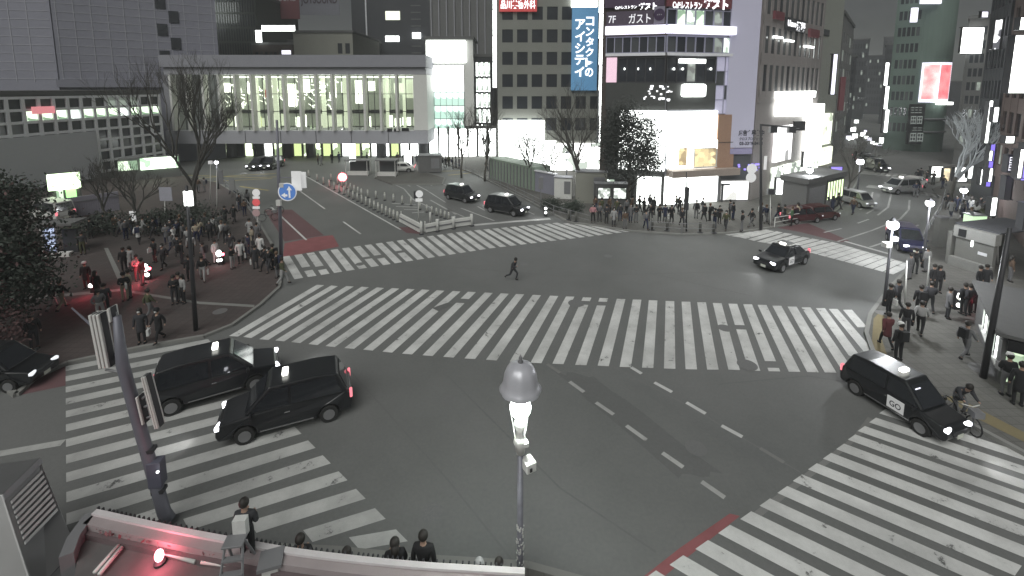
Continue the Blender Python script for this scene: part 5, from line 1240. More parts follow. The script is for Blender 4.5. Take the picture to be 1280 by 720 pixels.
fl = [p for p in [G(x, y, ZW-.3) for x, y in ((100, 672), (124, 650), (165, 656), (230, 670), (300, 683), (360, 694), (430, 703), (520, 712), (600, 717), (654, 720), (670, 1100), (40, 1100))]]
q = MB(); q.prism([(p.x, p.y) for p in fl], .14, ZW-.3); q.build('trough_floor', mat('trough_floor', (.12, .11, .11), .6, noise=.3), r, world=True)
rr = random.Random(9); q = MB()
for k in range(420):
    t = rr.random(); x = 122+t*160; y = 657+t*30+rr.uniform(-4, 9); p = G(x, y, ZW-.25+rr.random()*.2); a = Vector((rr.gauss(0, 1), rr.gauss(0, 1), rr.gauss(0, 1))).normalized(); o_ = a.orthogonal().normalized()
    q.add([p-a*.07, p+o_*.03, p+a*.07, p-o_*.03], [(0, 1, 2, 3)])
o = q.build('creeping_leaves', mat('pink_leaf', (.22, .09, .1), .7, noise=.3), r, world=True); o['kind'] = 'stuff'
p = G(200, 704, ZW-.29); r = Root('red_lamp', 'bright red oval lamp glowing on the trough floor', 'lamp', tuple(p))
q = MB(); q.lathe([(.12, 0), (.12, .05), (.07, .07)], n=12); q.build('lamp_base', M_dmetal, r)
q = MB(); q.ball((0, 0, .2), .09, 12, 8, 1.6); q.build('glass', mat('hot_red_lamp', (.9, .3, .3), emit=(1, .25, .3), es=5), r, smooth=True)
plight(r, (0, -.1, .45), 14, .1, (1, .12, .2))
cabinet('equipment_box', 'small white equipment box on the trough floor beside the stepladder', 340, 716, .34, .3, .3, M_wpaint, .3, z=ZW-.3, door=False, cat='box')
# vent tower at the left edge
TA, TB, BA, BB = G(3, 618, 2.5), G(50, 572, 2.5), G(62, 800, .14), G(118, 738, .14)
r = Root('vent_tower', 'tall grey metal ventilation cabinet with slanting louvres at the lower left edge', 'ventilation cabinet', (BA.x, BA.y, 0))
M_vt = mat('brushed_steel', (.2, .2, .2), .42, .6, noise=.12, scale=1.5)
bkv = Vector((-1.5, -.3, 0)); nrm = (BB-BA).cross(TA-BA).normalized(); nrm = nrm if nrm.x > 0 else -nrm
def vp(u, t, d=0.): return BA.lerp(BB, u).lerp(TA.lerp(TB, u), t)+nrm*d
def vbox(q, u0, u1, t0, t1, d0, d1): return q.hexa([vp(u, t, d) for t in (t0, t1) for u, d in ((u0, d0), (u1, d0), (u1, d1), (u0, d1))])
q = MB(); q.hexa([BA+bkv, BA, BB, BB+bkv, TA+bkv, TA, TB, TB+bkv]); q.build('body', M_vt, r, world=True, bevel=.03)
q = MB()
for k in range(9): vbox(q, .1, .9, .6+k*.037, .62+k*.037, .003, .05)
q.build('louvres', mat('pale_louvre', (.38, .38, .38), .5), r, world=True)
q = MB(); vbox(q, .03, .97, .3, .305, .003, .02); q.build('seam', M_dmetal, r, world=True)
q = MB(); vbox(q, .0, 1, .955, .998, .004, .03); q.build('cap', M_metal, r, world=True)

# kerbside guard rails
def guardrail(label, pts, z=KZ, h=.85, m=None):
    P = [G(x, y, z) for x, y in pts]; r = Root('guard_rail', label, 'guard rail', tuple(P[0]))
    q = MB()
    for hh in (h, h*.5): q.tube([p+Vector((0, 0, hh)) for p in P], .03, 6)
    q.build('rails', m or M_metal, r, world=True)
    for a, b in zip(P, P[1:]):
        n = max(1, int((b-a).length/2))
        for k in range(n): c = a.lerp(b, k/n); q = MB(); q.tube([c, c+Vector((0, 0, h+.05))], .04, 6); q.build('post', m or M_metal, r, world=True)
guardrail('long grey guard rail along the kerb from the trees to the far left crosswalk', [(562, 207), (626, 234), (692, 268), (736, 281)])
guardrail('low guard rail between the steel bollards before the restaurant corner', [(813, 289), (852, 292), (893, 292)])
guardrail('grey guard rail along the kerb of the right hand corner near the blue car', [(1150, 312), (1162, 288), (1176, 264), (1181, 246)])
guardrail('guard rail on the plaza edge beside the red road surface', [(326, 288), (303, 250), (278, 231)])
guardrail('pale guard rail along the far pavement before the red cars', [(968, 284), (1000, 278), (1028, 272)], m=M_wpaint)
# ---------------- vehicles ----------------
M_cb = mat('black_car_paint', (.014, .015, .017), .28, noise=0, spec=.6)
M_glassc = mat('car_glass', (.02, .022, .026), .06, noise=0, spec=.8)
M_tyre = mat('tyre_rubber', (.02, .02, .02), .85, noise=0)
M_rim = mat('wheel_rim', (.3, .3, .31), .35, .6, noise=0)
M_head = mat('headlight_lens', (.8, .8, .85), .3, noise=0, emit=(.92, .93, 1), es=3)
M_headoff = mat('headlight_dim', (.5, .5, .52), .2, noise=0, emit=(.9, .95, 1), es=.4)
M_tail = mat('tail_light', (.4, .04, .05), .3, noise=0, emit=(1, .25, .3), es=.55)
M_plate = mat('number_plate', (.6, .62, .55), .6, noise=0)
M_chr = mat('chrome_trim', (.55, .55, .56), .2, .9, noise=0)
M_wlab = mat('white_placard', (.55, .55, .55), .6, noise=0, emit=(1, 1, 1), es=.06)
def car(label, px, py, rz, kind='taxi', paint_=None, lit=True, tails=True, L=4.4, Wd=1.7, Ht=1.8, s=1., group=None, roofsign=True, placard=False, rack=False, cat='taxi', name='taxi', blue=False, z=0.):
    p = G(px, py, z) if not isinstance(px, Vector) else px
    r = Root(name, label, cat, tuple(p), rz, group); r.o.scale = (s, s, s)
    pm = paint_ or M_cb; h = L/2; w_ = Wd/2
    hood = .98 if kind != 'sedan' else .92; belt = 1.0 if kind != 'sedan' else .93
    xf, xr = h*.60, -h*.62; wr = .32
    # side profile with wheel arches, front at +x
    def arch(cx): return [(cx+(wr+.07)*math.cos(math.pi*(1-k/8)), .3+(wr+.07)*math.sin(math.pi*(1-k/8))) for k in range(9)]
    prof = [(-h+.06, .3)]+arch(xr)+arch(xf)+[(h-.08, .28), (h, .45), (h-.02, .68), (h-.16, .84), (h*.55, hood), (h*.42, belt+.02), (-h*.9, belt+.03) if kind != 'sedan' else (-h*.8, belt), (-h+.03, belt-.08), (-h, .6)]
    bm = bmesh.new()
    A = [bm.verts.new((x, -w_, z_)) for x, z_ in prof]; B = [bm.verts.new((x, w_, z_)) for x, z_ in prof]
    bm.faces.new(A[::-1]); bm.faces.new(B)
    for i in range(len(prof)): j = (i+1) % len(prof); bm.faces.new((A[i], A[j], B[j], B[i]))
    for v in bm.verts:
        x, y, z_ = v.co
        t = abs(x)/h; v.co.y = y*(1-.14*max(0, t-.72)/.28)*(1-.09*max(0, z_-.55)/.5)
    bmesh.ops.recalc_face_normals(bm, faces=bm.faces)
    me = bpy.data.meshes.new('body'); bm.to_mesh(me); bm.free(); me.materials.append(pm)
    o = bpy.data.objects.new('body', me); C.objects.link(o); o.parent = r.o
    b = o.modifiers.new('b', 'BEVEL'); b.width = .05; b.segments = 2; b.limit_method = 'ANGLE'; b.angle_limit = R(25)
    # cabin
    if kind == 'sedan': cab = [(-h*.72, belt-.02), (-h*.42, Ht-.03), (h*.1, Ht), (h*.44, belt)]
    elif kind == 'van': cab = [(-h*.97, belt-.02), (-h*.92, Ht-.05), (h*.45, Ht), (h*.78, belt)]
    else: cab = [(-h*.93, belt-.02), (-h*.78, Ht-.08), (-h*.45, Ht), (h*.24, Ht-.02), (h*.6, belt)]
    def wy(z_): return w_*.9*(1-.17*max(0, (z_-belt)/(Ht-belt)))
    n = len(cab); q = MB(); q.v = [(x, -wy(z_), z_) for x, z_ in cab]+[(x, wy(z_), z_) for x, z_ in cab]
    q.f = [tuple(range(n)), tuple(range(n, 2*n))[::-1]]+[(i, i+n, (i+1) % n+n, (i+1) % n) for i in range(n)]
    bm = bmesh.new(); me = q.mesh('roof', pm); bm.from_mesh(me); bmesh.ops.recalc_face_normals(bm, faces=bm.faces); bm.to_mesh(me); bm.free()
    o = bpy.data.objects.new('roof', me); C.objects.link(o); o.parent = r.o
    b = o.modifiers.new('b', 'BEVEL'); b.width = .05; b.segments = 2; b.limit_method = 'ANGLE'; b.angle_limit = R(20)
    def cx(z_, front):
        a, c = (cab[-1], cab[-2]) if front else (cab[0], cab[1]); t = (z_-a[1])/(c[1]-a[1]); return a[0]+(c[0]-a[0])*t
    z0, z1 = belt+.05, Ht-.14
    def quadglass(nm, P, m=M_glassc):
        q = MB(); q.add(P, [(0, 1, 2, 3)]); oo = q.build(nm, m, r); md = oo.modifiers.new('s', 'SOLIDIFY'); md.thickness = .012; md.offset = 0; return oo
    quadglass('windshield', [(cx(z0, 1)+.02, -wy(z0)+.08, z0), (cx(z0, 1)+.02, wy(z0)-.08, z0), (cx(z1, 1)+.02, wy(z1)-.1, z1), (cx(z1, 1)+.02, -wy(z1)+.1, z1)])
    zb = z0 if kind != 'taxi' else z0+.02; zt_ = z1 if kind != 'taxi' else Ht-.2
    quadglass('rear_window', [(cx(zb, 0)-.02, wy(zb)-.1, zb), (cx(zb, 0)-.02, -wy(zb)+.1, zb), (cx(zt_, 0)-.02, -wy(zt_)+.12, zt_), (cx(zt_, 0)-.02, wy(zt_)-.12, zt_)])
    xm = -.05*h
    for sgn in (-1, 1):
        for a0, a1, b0_, b1 in ((xm+.04, cx(z0, 1)-.14, xm+.04, cx(z1, 1)-.14), (cx(z0, 0)+.18, xm-.06, cx(z1, 0)+.14, xm-.06)):
            quadglass('side_window', [(a0, sgn*(wy(z0)+.012), z0), (a1, sgn*(wy(z0)+.012), z0), (b1, sgn*(wy(z1)+.012), z1), (b0_, sgn*(wy(z1)+.012), z1)])
        q = MB(); q.box((h*.5, sgn*(w_+.08), belt+.03), (.1, .2, .14)); q.build('wing_mirror', pm, r, bevel=.03)
        q = MB(); q.box((xm+.1, sgn*(w_*.955+.015), .82), (.16, .02, .03)); q.box((xm-.95, sgn*(w_*.955+.015), .82), (.16, .02, .03)) if 0 else None; q.build('door_handle', M_chr, r)
        q = MB(); q.box((0, sgn*(w_+.0), .36), (1.7, .03, .04)); q.build('sill_trim', M_chr, r)
        for x in (xf, xr):
            q = MB(); q.tube([(x, sgn*(w_-.2), wr), (x, sgn*(w_+.0), wr)], wr, 20); wo = q.build('wheel', M_tyre, r, bevel=.02)
            q = MB(); q.tube([(x, sgn*(w_-.05), wr), (x, sgn*(w_+.012), wr)], wr*.62, 14); q.build('rim', M_rim, wo)
            q = MB(); q.tube([(x, sgn*(w_-.55), wr+.02), (x, sgn*(w_-.22), wr+.02)], wr+.06, 16); q.build('wheel_well', M_black, r)
        q = MB(); q.box((h-.1, sgn*(w_*.66), .72), (.16, .34, .15), -sgn*.25); q.build('headlight', M_head if lit else M_headoff, r, bevel=.04)
        q = MB(); q.box((-h+.05, sgn*(w_*.76), .85), (.1, .16, .32)); q.build('tail_light', M_tail, r, bevel=.03)
    q = MB(); q.box((h+.0, 0, .55), (.05, .8, .16)); q.build('grille', M_dmetal, r)
    for x in (h+.03, -h-.02):
        q = MB(); q.box((x, 0, .42), (.02, .33, .165)); q.build('number_plate', M_plate, r)
    if kind != 'sedan' or 1:
        q = MB(); q.box((h*.5, 0, belt+.06), (.06, Wd*.62, .02)); q.build('wiper_cowl', M_dmetal, r)
    if roofsign:
        q = MB(); q.box((h*.02, 0, Ht+.07), (.2, .42, .14)); q.build('roof_lamp', mat('taxi_lamp', (.8, .8, .75), emit=(1, 1, .92), es=1.6), r, bevel=.04)
    if placard and kind == 'taxi' and lit:  # glowing displays that also stand in for white reflections on the windshield
        q = MB(); q.box((h*.5, .25, belt+.16), (.04, .42, .12)); q.build('display_reflection_trim', M_whitev, r); q = MB(); q.box((h*.36, -.3, Ht-.28), (.04, .3, .08)); q.build('mirror_reflection_trim', M_whitev, r)
    if rack:
        q = MB(); q.box((-.35, 0, Ht+.05), (.9, 1.0, .05)); q.build('roof_rack', M_wpaint, r); q = MB(); q.box((-.35, 0, Ht+.08), (.75, .84, .03)); q.build('rack_pad', M_black, r)
    if placard:
        for sgn in (-1, 1):
            q = MB(); yy = sgn*(w_+.012); q.box((h*.34-.35, yy, .68), (.62, .02, .5)); po = q.build('placard', M_wlab, r)
            vs_, fs_ = text_mesh('GO', .02); xs = [v[0] for v in vs_]; ys = [v[1] for v in vs_]
            q = MB(); q.add([(h*.34-.35+sgn*-((v[0]-min(xs))/(max(xs)-min(xs))-.5)*.42, yy+sgn*.013, .54+(v[1]-min(ys))/(max(ys)-min(ys))*.24) for v in vs_], [f if sgn > 0 else f[::-1] for f in fs_])
            q.build('placard_letters', M_letd, po)
    if lit:
        sp = bpy.data.lights.new('headlight_beam', 'SPOT'); sp.energy = 32; sp.spot_size = R(75); sp.spot_blend = .8; sp.shadow_soft_size = .1
        so = bpy.data.objects.new('headlight_beam', sp); C.objects.link(so); so.parent = r.o; so.location = (h+.1, 0, .7); so.rotation_euler = (0, R(-78), 0)
    return r
car('black taxi with white roof lamp on the stripes, farther of the two at lower left', 272, 488, R(30), lit=True, s=1.02)
car('black taxi nearest the foreground on the left, roof lamp lit and tail lights red', 362, 522, R(203), s=1.0, lit=True)
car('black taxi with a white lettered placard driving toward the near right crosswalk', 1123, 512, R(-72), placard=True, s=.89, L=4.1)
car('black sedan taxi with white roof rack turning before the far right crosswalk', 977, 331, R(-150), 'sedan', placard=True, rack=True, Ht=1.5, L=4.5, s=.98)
car('dark blue car with bluish headlights waiting at the far right crosswalk', 1131, 309, R(-115), 'taxi', mat('dark_blue_paint', (.02, .02, .06), .3, noise=0), roofsign=False, s=.95, cat='car', name='car')
car('dark car behind, with two bright headlights, in the middle of the far left road', 577, 250, R(-38), roofsign=True, s=.95)
car('dark taxi waiting at the stop line of the far left road, headlights on', 633, 266, R(-32), s=1.0)
car('black taxi with lettered placard cut off by the left edge under the shrub', -8, 480, R(8), placard=True, lit=False, s=.9)
M_cw = mat('white_car_paint', (.5, .5, .48), .35, noise=0); M_cs = mat('silver_car_paint', (.3, .3, .3), .35, .3, noise=0); M_crd = mat('dark_red_paint', (.05, .012, .015), .35, noise=0)
car('white van parked near the corner shop on the right hand street', 1068, 256, R(-80), 'van', M_cs, roofsign=False, s=.85, Ht=1.85, cat='van', name='van', lit=False)
car('pale taxi crossing the distant crosswalk on the right hand street', 1125, 241, R(-170), 'taxi', M_cs, s=1.0)
car('white car just behind the pale taxi at the distant junction', 1140, 235, R(-150), 'sedan', M_cw, roofsign=False, Ht=1.45, cat='car', name='car')
car('dark red car parked by the pavement, nearer the strip lamp corner of the two', 1001, 277, R(12), 'taxi', M_crd, roofsign=False, lit=False, cat='car', name='car', s=.82)
car('dull red car parked right of the other red car by the corner shop', 1024, 274, R(14), 'taxi', mat('maroon_paint', (.06, .02, .02), .4), roofsign=False, lit=False, cat='car', name='car', s=.8)
car('black car under the left end of the footbridge, headlights toward us, left one', 326, 211, R(-100), roofsign=False, cat='car', name='car')
car('black car under the left end of the footbridge, headlights toward us, right one', 341, 210, R(-92), roofsign=False, cat='car', name='car')
car('white car standing before the bright entrance plaza beyond the bus island', 500, 215, R(185), 'sedan', M_cw, roofsign=False, Ht=1.45, cat='car', name='car', lit=False)
car('white van half hidden at the plaza edge beside the poster stand', 66, 274, R(160), 'van', M_cw, roofsign=False, Ht=1.9, cat='van', name='van', lit=False, z=KZ)
for k, (x, y, lab) in enumerate([(1085, 208, 'distant car with white headlights coming down the right hand street, lowest'), (1080, 203, 'distant car with white headlights left of the lowest one'), (1094, 213, 'distant car with white headlights beside the far junction')]):
    car(lab, x, y, R(-100), roofsign=False, cat='car', name='car')
# ---------------- people ----------------
def skin(name, joints, edges, radii, lvl=1):
    me = bpy.data.meshes.new(name); me.from_pydata([joints[k] for k in joints], [(list(joints).index(a), list(joints).index(b)) for a, b in edges], [])
    o = bpy.data.objects.new(name, me); C.objects.link(o); o.modifiers.new('s', 'SKIN')
    for i, k in enumerate(joints):
        r_ = radii[k]; me.skin_vertices[0].data[i].radius = r_ if isinstance(r_, tuple) else (r_, r_)
    me.skin_vertices[0].data[0].use_root = True
    ss = o.modifiers.new('u', 'SUBSURF'); ss.levels = lvl; ss.render_levels = lvl
    dg = bpy.context.evaluated_depsgraph_get(); out = bpy.data.meshes.new_from_object(o.evaluated_get(dg)); out.name = name
    bpy.data.objects.remove(o); out.polygons.foreach_set('use_smooth', [True]*len(out.polygons)); return out
def pose(kind):
    J = dict(pel=(0, 0, .93), sp=(0, 0, 1.12), ch=(0, 0, 1.32), nk=(0, .01, 1.47), hd0=(0, -.0, 1.55), hd1=(0, -.02, 1.66))
    J.update(hl=(.1, 0, .88), kl=(.11, -.01, .48), al=(.11, .02, .08), fl=(.12, -.13, .035), hr=(-.1, 0, .88), kr=(-.11, -.01, .48), ar=(-.11, .02, .08), fr=(-.12, -.13, .035))
    J.update(sl=(.19, 0, 1.38), el=(.25, .02, 1.11), wl=(.26, -.04, .87), gl=(.26, -.06, .78), sr=(-.19, 0, 1.38), er=(-.25, .02, 1.11), wr=(-.26, -.04, .87), gr=(-.26, -.06, .78))
    if kind == 'walk':
        J.update(kl=(.1, -.2, .52), al=(.1, -.3, .13), fl=(.1, -.44, .08), kr=(-.1, .04, .48), ar=(-.1, .34, .16), fr=(-.1, .26, .05), el=(.25, .14, 1.13), wl=(.24, .12, .9), gl=(.24, .1, .81), er=(-.24, -.1, 1.12), wr=(-.22, -.26, .96), gr=(-.22, -.32, .9))
    if kind == 'phone':
        J.update(el=(.25, -.02, 1.12), wl=(.12, -.26, 1.2), gl=(.06, -.33, 1.25), er=(-.25, -.02, 1.12), wr=(-.12, -.24, 1.15), gr=(-.06, -.31, 1.2))
    if kind == 'photo':
        J.update(el=(.27, -.16, 1.3), wl=(.12, -.3, 1.5), gl=(.07, -.33, 1.58), er=(-.27, -.16, 1.3), wr=(-.12, -.3, 1.5), gr=(-.07, -.33, 1.58))
    if kind == 'pockets':
        J.update(el=(.3, .08, 1.13), wl=(.2, -.06, .97), gl=(.16, -.09, .93), er=(-.3, .08, 1.13), wr=(-.2, -.06, .97), gr=(-.16, -.09, .93), kl=(.15, -.01, .48), al=(.17, .02, .08), fl=(.19, -.12, .035))
    if kind == 'ride':
        J.update(pel=(0, .12, .93), sp=(0, 0, 1.08), ch=(0, -.16, 1.22), nk=(0, -.28, 1.32), hd0=(0, -.33, 1.39), hd1=(0, -.37, 1.49), hl=(.1, .1, .89), kl=(.12, -.16, .66), al=(.12, -.05, .3), fl=(.12, -.18, .26),
                 hr=(-.1, .1, .89), kr=(-.12, -.02, .52), ar=(-.12, .04, .18), fr=(-.12, -.09, .13), sl=(.18, -.18, 1.27), el=(.24, -.3, 1.08), wl=(.24, -.5, 1.0), gl=(.24, -.56, .99), sr=(-.18, -.18, 1.27), er=(-.24, -.3, 1.08), wr=(-.24, -.5, 1.0), gr=(-.24, -.56, .99))
    if kind == 'run':
        J.update(pel=(0, .05, .9), ch=(0, -.12, 1.27), nk=(0, -.18, 1.41), hd0=(0, -.21, 1.49), hd1=(0, -.25, 1.6), sl=(.19, -.11, 1.33), sr=(-.19, -.11, 1.33), sp=(0, -.03, 1.08), kl=(.1, -.3, .62), al=(.1, -.2, .22), fl=(.1, -.33, .17), kr=(-.1, .15, .5), ar=(-.1, .5, .35), fr=(-.1, .5, .24),
                 el=(.26, .12, 1.14), wl=(.22, .02, .96), gl=(.2, -.04, .9), er=(-.26, -.25, 1.1), wr=(-.18, -.42, 1.2), gr=(-.16, -.46, 1.26))
    return J
BE = [('pel', 'sp'), ('sp', 'ch'), ('ch', 'nk'), ('nk', 'hd0'), ('hd0', 'hd1')]
for s_ in 'lr': BE += [('pel', 'h'+s_), ('h'+s_, 'k'+s_), ('k'+s_, 'a'+s_), ('a'+s_, 'f'+s_), ('ch', 's'+s_), ('s'+s_, 'e'+s_), ('e'+s_, 'w'+s_), ('w'+s_, 'g'+s_)]
RB = dict(pel=(.13, .1), sp=(.12, .09), ch=(.15, .105), nk=.055, hd0=.085, hd1=.095)
for s_ in 'lr': RB.update({'h'+s_: .085, 'k'+s_: .055, 'a'+s_: .038, 'f'+s_: .035, 's'+s_: .055, 'e'+s_: .04, 'w'+s_: .028, 'g'+s_: .035})
M_skin = mat('skin_tone', (.32, .21, .16), .7, noise=0)
PM = {}
for kind in ('stand', 'walk', 'phone', 'photo', 'pockets', 'ride', 'run'):
    J = pose(kind)
    body = skin('body', J, BE, RB)
    body.materials.append(M_skin)
    # face: nose, eyes and mouth are small in every view; the nose and ears are pushed out of the head
    c = {}
    kc = ['pel', 'sp', 'ch']+['s'+a for a in 'lr']+['e'+a for a in 'lr']+['w'+a for a in 'lr']
    for vn, f in (('jacket', 1.24), ('coat', 1.3)):
        JJ = {k: J[k] for k in kc}; JJ['col'] = tuple(Vector(J['ch']).lerp(Vector(J['nk']), .82))
        E = [('pel', 'sp'), ('sp', 'ch'), ('ch', 'col')]+[(a, b) for s_ in 'lr' for a, b in (('ch', 's'+s_), ('s'+s_, 'e'+s_), ('e'+s_, 'w'+s_))]
        RR = {'pel': (.19, .155), 'sp': (.165, .13), 'ch': (.19, .14), 'col': .08}
        for s_ in 'lr': RR.update({'s'+s_: .085, 'e'+s_: .066, 'w'+s_: .052})
        if vn == 'coat':
            JJ['hem'] = (J['pel'][0], J['pel'][1]+.02, .52 if kind != 'ride' else .8); JJ['mid'] = tuple(Vector(J['pel']).lerp(Vector(JJ['hem']), .5)); E = [('pel', 'mid'), ('mid', 'hem')]+E
            RR['mid'] = (.19, .15); RR['hem'] = (.23, .17); RR['pel'] = (.18, .145)
        JJ = {k: JJ[k] for k in sorted(JJ, key=lambda k: k != 'pel')}
        c[vn] = skin(vn, JJ, E, RR)
    JJ = {k: J[k] for k in ['pel', 'sp']+[a+b for b in 'lr' for a in 'hka']}
    RR = {'pel': (.16, .13), 'sp': (.15, .12)}
    for s_ in 'lr': RR.update({'h'+s_: .1, 'k'+s_: .07, 'a'+s_: .055})
    c['trousers'] = skin('trousers', JJ, [('pel', 'sp')]+[(a, b) for s_ in 'lr' for a, b in (('pel', 'h'+s_), ('h'+s_, 'k'+s_), ('k'+s_, 'a'+s_))], RR)
    sh = MB()
    for s_ in 'lr':
        a, f = Vector(J['a'+s_]), Vector(J['f'+s_]); sh.tube([a+Vector((0, .05, -.02)), a.lerp(f, .5)-Vector((0, 0, .02)), f], [.055, .055, .035], 8)
    c['shoes'] = sh.mesh('shoes', M_black, True)
    h1 = Vector(J['hd1']); hb = MB(); hb.ball(h1+Vector((0, .025, .005)), .118, 14, 8, 1.08)
    hb.v = [v for v in hb.v]; c['hair'] = hb.mesh('hair', M_black, True)
    lh = MB(); lh.ball(h1+Vector((0, .03, 0)), .12, 14, 8, 1.1); lh.tube([h1+Vector((0, .05, 0)), h1+Vector((0, .09, -.2)), h1+Vector((0, .1, -.34))], [.1, .1, .05], 10); c['long_hair'] = lh.mesh('hair', M_black, True)
    ht = MB(); ht.lathe([(.12, .0), (.125, .04), (.1, .12), (.03, .15)], tuple(h1), 14); c['hat'] = ht.mesh('hat', M_black, True)
    fb = MB(); n0 = h1+Vector((0, -.1, -.02)); fb.add([n0+Vector((-.016, 0, .03)), n0+Vector((.016, 0, .03)), n0+Vector((.02, 0, -.02)), n0+Vector((-.02, 0, -.02)), n0+Vector((0, -.03, -.015))], [(0, 4, 3), (0, 1, 4), (1, 2, 4), (2, 3, 4)])
    c['nose'] = fb
    ms = MB(); ms.lathe([(.03, -.045), (.06, -.03), (.055, .03), (.03, .04)], tuple(h1+Vector((0, -.06, -.055))), 10); c['mask'] = ms.mesh('face_mask', M_wpaint, True)
    ch = Vector(J['ch']); bk = MB(); bk.box((ch.x, ch.y+.21, ch.z-.08), (.3, .17, .44)); c['backpack'] = bk.mesh('backpack', M_black)
    g = Vector(J['gl']); bg_ = MB(); bg_.box((g.x+.04, g.y, g.z-.24), (.1, .28, .3)); bg_.tube([(g.x+.04, g.y-.1, g.z-.1), (g.x+.02, g.y, g.z+.01), (g.x+.04, g.y+.1, g.z-.1)], .012, 4); c['bag'] = bg_.mesh('bag', M_black)
    c['body'] = body; PM[kind] = c
    bm = bmesh.new(); bm.from_mesh(body)
    for v in bm.verts:     # a pointed nose on the front of the head
        if abs(v.co.x-h1.x) < .03 and v.co.y < h1.y-.07 and abs(v.co.z-h1.z+.03) < .05: v.co.y -= .025
    bm.to_mesh(body); bm.free()
COL = {'black': (.015, .015, .017), 'charcoal': (.035, .035, .04), 'grey': (.13, .13, .135), 'pale grey': (.3, .3, .3), 'white': (.55, .55, .54), 'beige': (.3, .26, .2), 'brown': (.1, .065, .045), 'navy': (.02, .025, .055), 'red': (.35, .04, .05),
       'pink': (.45, .22, .24), 'olive': (.07, .075, .04), 'maroon': (.1, .03, .035), 'denim': (.07, .09, .14), 'green': (.06, .12, .06)}
CM = {k: mat('cloth_'+k.replace(' ', '_'), v, .9, noise=.15, scale=6) for k, v in COL.items()}
CM['hair'] = mat('dark_hair', (.018, .015, .013), .6, noise=0); CM['fair'] = mat('brown_hair', (.1, .06, .035), .6, noise=0)
def person(label, px, py, kind='stand', top='black', style='jacket', legs='charcoal', face=0, hair='hair', s=1., group=None, z=KZ, add=(), extra={}, pos=None):
    p = pos or G(px, py, z); c = PM[kind]
    o = bpy.data.objects.new('person', c['body']); C.objects.link(o); o.location = (p.x, p.y, p.z); o.rotation_euler = (0, 0, R(face)); o.scale = (s, s, s)
    tag(o, label, 'person', group)
    def part(nm, me, m):
        q = bpy.data.objects.new(nm, me); C.objects.link(q); q.parent = o
        if not me.materials: me.materials.append(m)
        setmat(q, m); return q
    if not c['body'].materials: c['body'].materials.append(M_skin)
    part(style, c[style], CM[top]); part('trousers', c['trousers'], CM[legs]); part('shoes', c['shoes'], CM['black'])
    if hair == 'long': part('hair', c['long_hair'], CM['hair'])
    elif hair in ('hair', 'fair'): part('hair', c['hair'], CM[hair])
    elif hair.startswith('hat'): part('hair', c['hair'], CM['hair']); part('hat', c['hat'], CM[hair[4:] or 'black'])
    for a in add:
        nm, _, cl = a.partition(':'); part(nm, c[nm], CM[cl or 'black'])
    return o
# the eyes and brows would be under half a pixel; the white masks most people wear are built
rr = random.Random(21)
KINDS_ = ['stand', 'walk', 'phone', 'pockets', 'stand', 'walk']
ORD = ['first', 'second', 'third', 'fourth', 'fifth', 'sixth', 'seventh', 'eighth', 'ninth', 'tenth', 'eleventh', 'twelfth', 'thirteenth', 'fourteenth', 'fifteenth', 'sixteenth', 'seventeenth', 'eighteenth', 'nineteenth', 'twentieth', 'twenty-first', 'twenty-second', 'twenty-third', 'twenty-fourth', 'twenty-fifth', 'twenty-sixth', 'twenty-seventh']
def crowd(where, pts, tops, group, legs=('charcoal', 'black', 'grey', 'navy'), face=None, s=.97):
    """pts from left to right; the label counts the place in the row"""
    pts = sorted(pts)
    for i, pt in enumerate(pts):
        x, y = pt[:2]; tp = pt[2] if len(pt) > 2 else tops[rr.randrange(len(tops))]; st = 'coat' if rr.random() < .4 else 'jacket'
        kd = pt[3] if len(pt) > 3 else KINDS_[rr.randrange(6)]
        hr = rr.choice(['hair', 'hair', 'long', 'hat', 'fair']); ad = []
        if rr.random() < .5: ad.append('mask:white')
        q = rr.random()
        if q < .22 and kd != 'ride': ad.append('backpack:'+rr.choice(['grey', 'black', 'navy']))
        elif q < .4 and kd in ('stand', 'walk'): ad.append('bag:'+rr.choice(['white', 'grey', 'brown']))
        lg = legs[rr.randrange(len(legs))]
        desc = 'person in %s %s, %s from left %s' % (tp, st, ORD[i], where); assert len(desc.split()) <= 16, desc
        person(desc, x, y, kd, tp, st, lg, face if face is not None else rr.uniform(0, 360), hr, s*rr.uniform(.95, 1.04), group, add=ad)
dark = ['black', 'charcoal', 'black', 'navy', 'charcoal', 'brown', 'grey', 'olive', 'black']
mix = dark+['pale grey', 'beige', 'white', 'grey', 'grey']
person('long haired person with white bag, left of the pair on the plaza edge', 178, 429, 'stand', 'charcoal', 'coat', 'black', 20, 'long', 1.0, add=['bag:white', 'mask:white'])
person('person in a dark knee length coat, right of the pair on the red plaza edge', 200, 427, 'walk', 'black', 'coat', 'black', -10, 'hat:black', .96, add=['mask:white'])
person('person in olive jacket walking just behind the pair on the red plaza edge', 188, 399, 'walk', 'olive', 'jacket', 'grey', 150, 'hair', .95)
person('dark jacketed walker with pale trousers, left of the two under the evergreen tree', 66, 387, 'walk', 'charcoal', 'jacket', 'pale grey', 170, 'hair', .97)
person('dark jacketed walker with pale trousers, right of the two under the evergreen tree', 78, 387, 'walk', 'black', 'jacket', 'beige', 175, 'fair', .97)
person('person with pale hat and dark coat standing above the small red lamp', 109, 361, 'stand', 'black', 'coat', 'maroon', 10, 'hat:white', .97)
person('slim dark figure with back turned right of the small red lamp', 122, 373, 'stand', 'black', 'coat', 'black', 180, 'long', .95)
person('dark figure beside the striped signal head on the plaza', 133, 392, 'stand', 'charcoal', 'jacket', 'black', 30, 'hair', .97)
person('person in pale grey trousers behind the striped signal head', 126, 399, 'pockets', 'grey', 'jacket', 'pale grey', 60, 'long', .94)
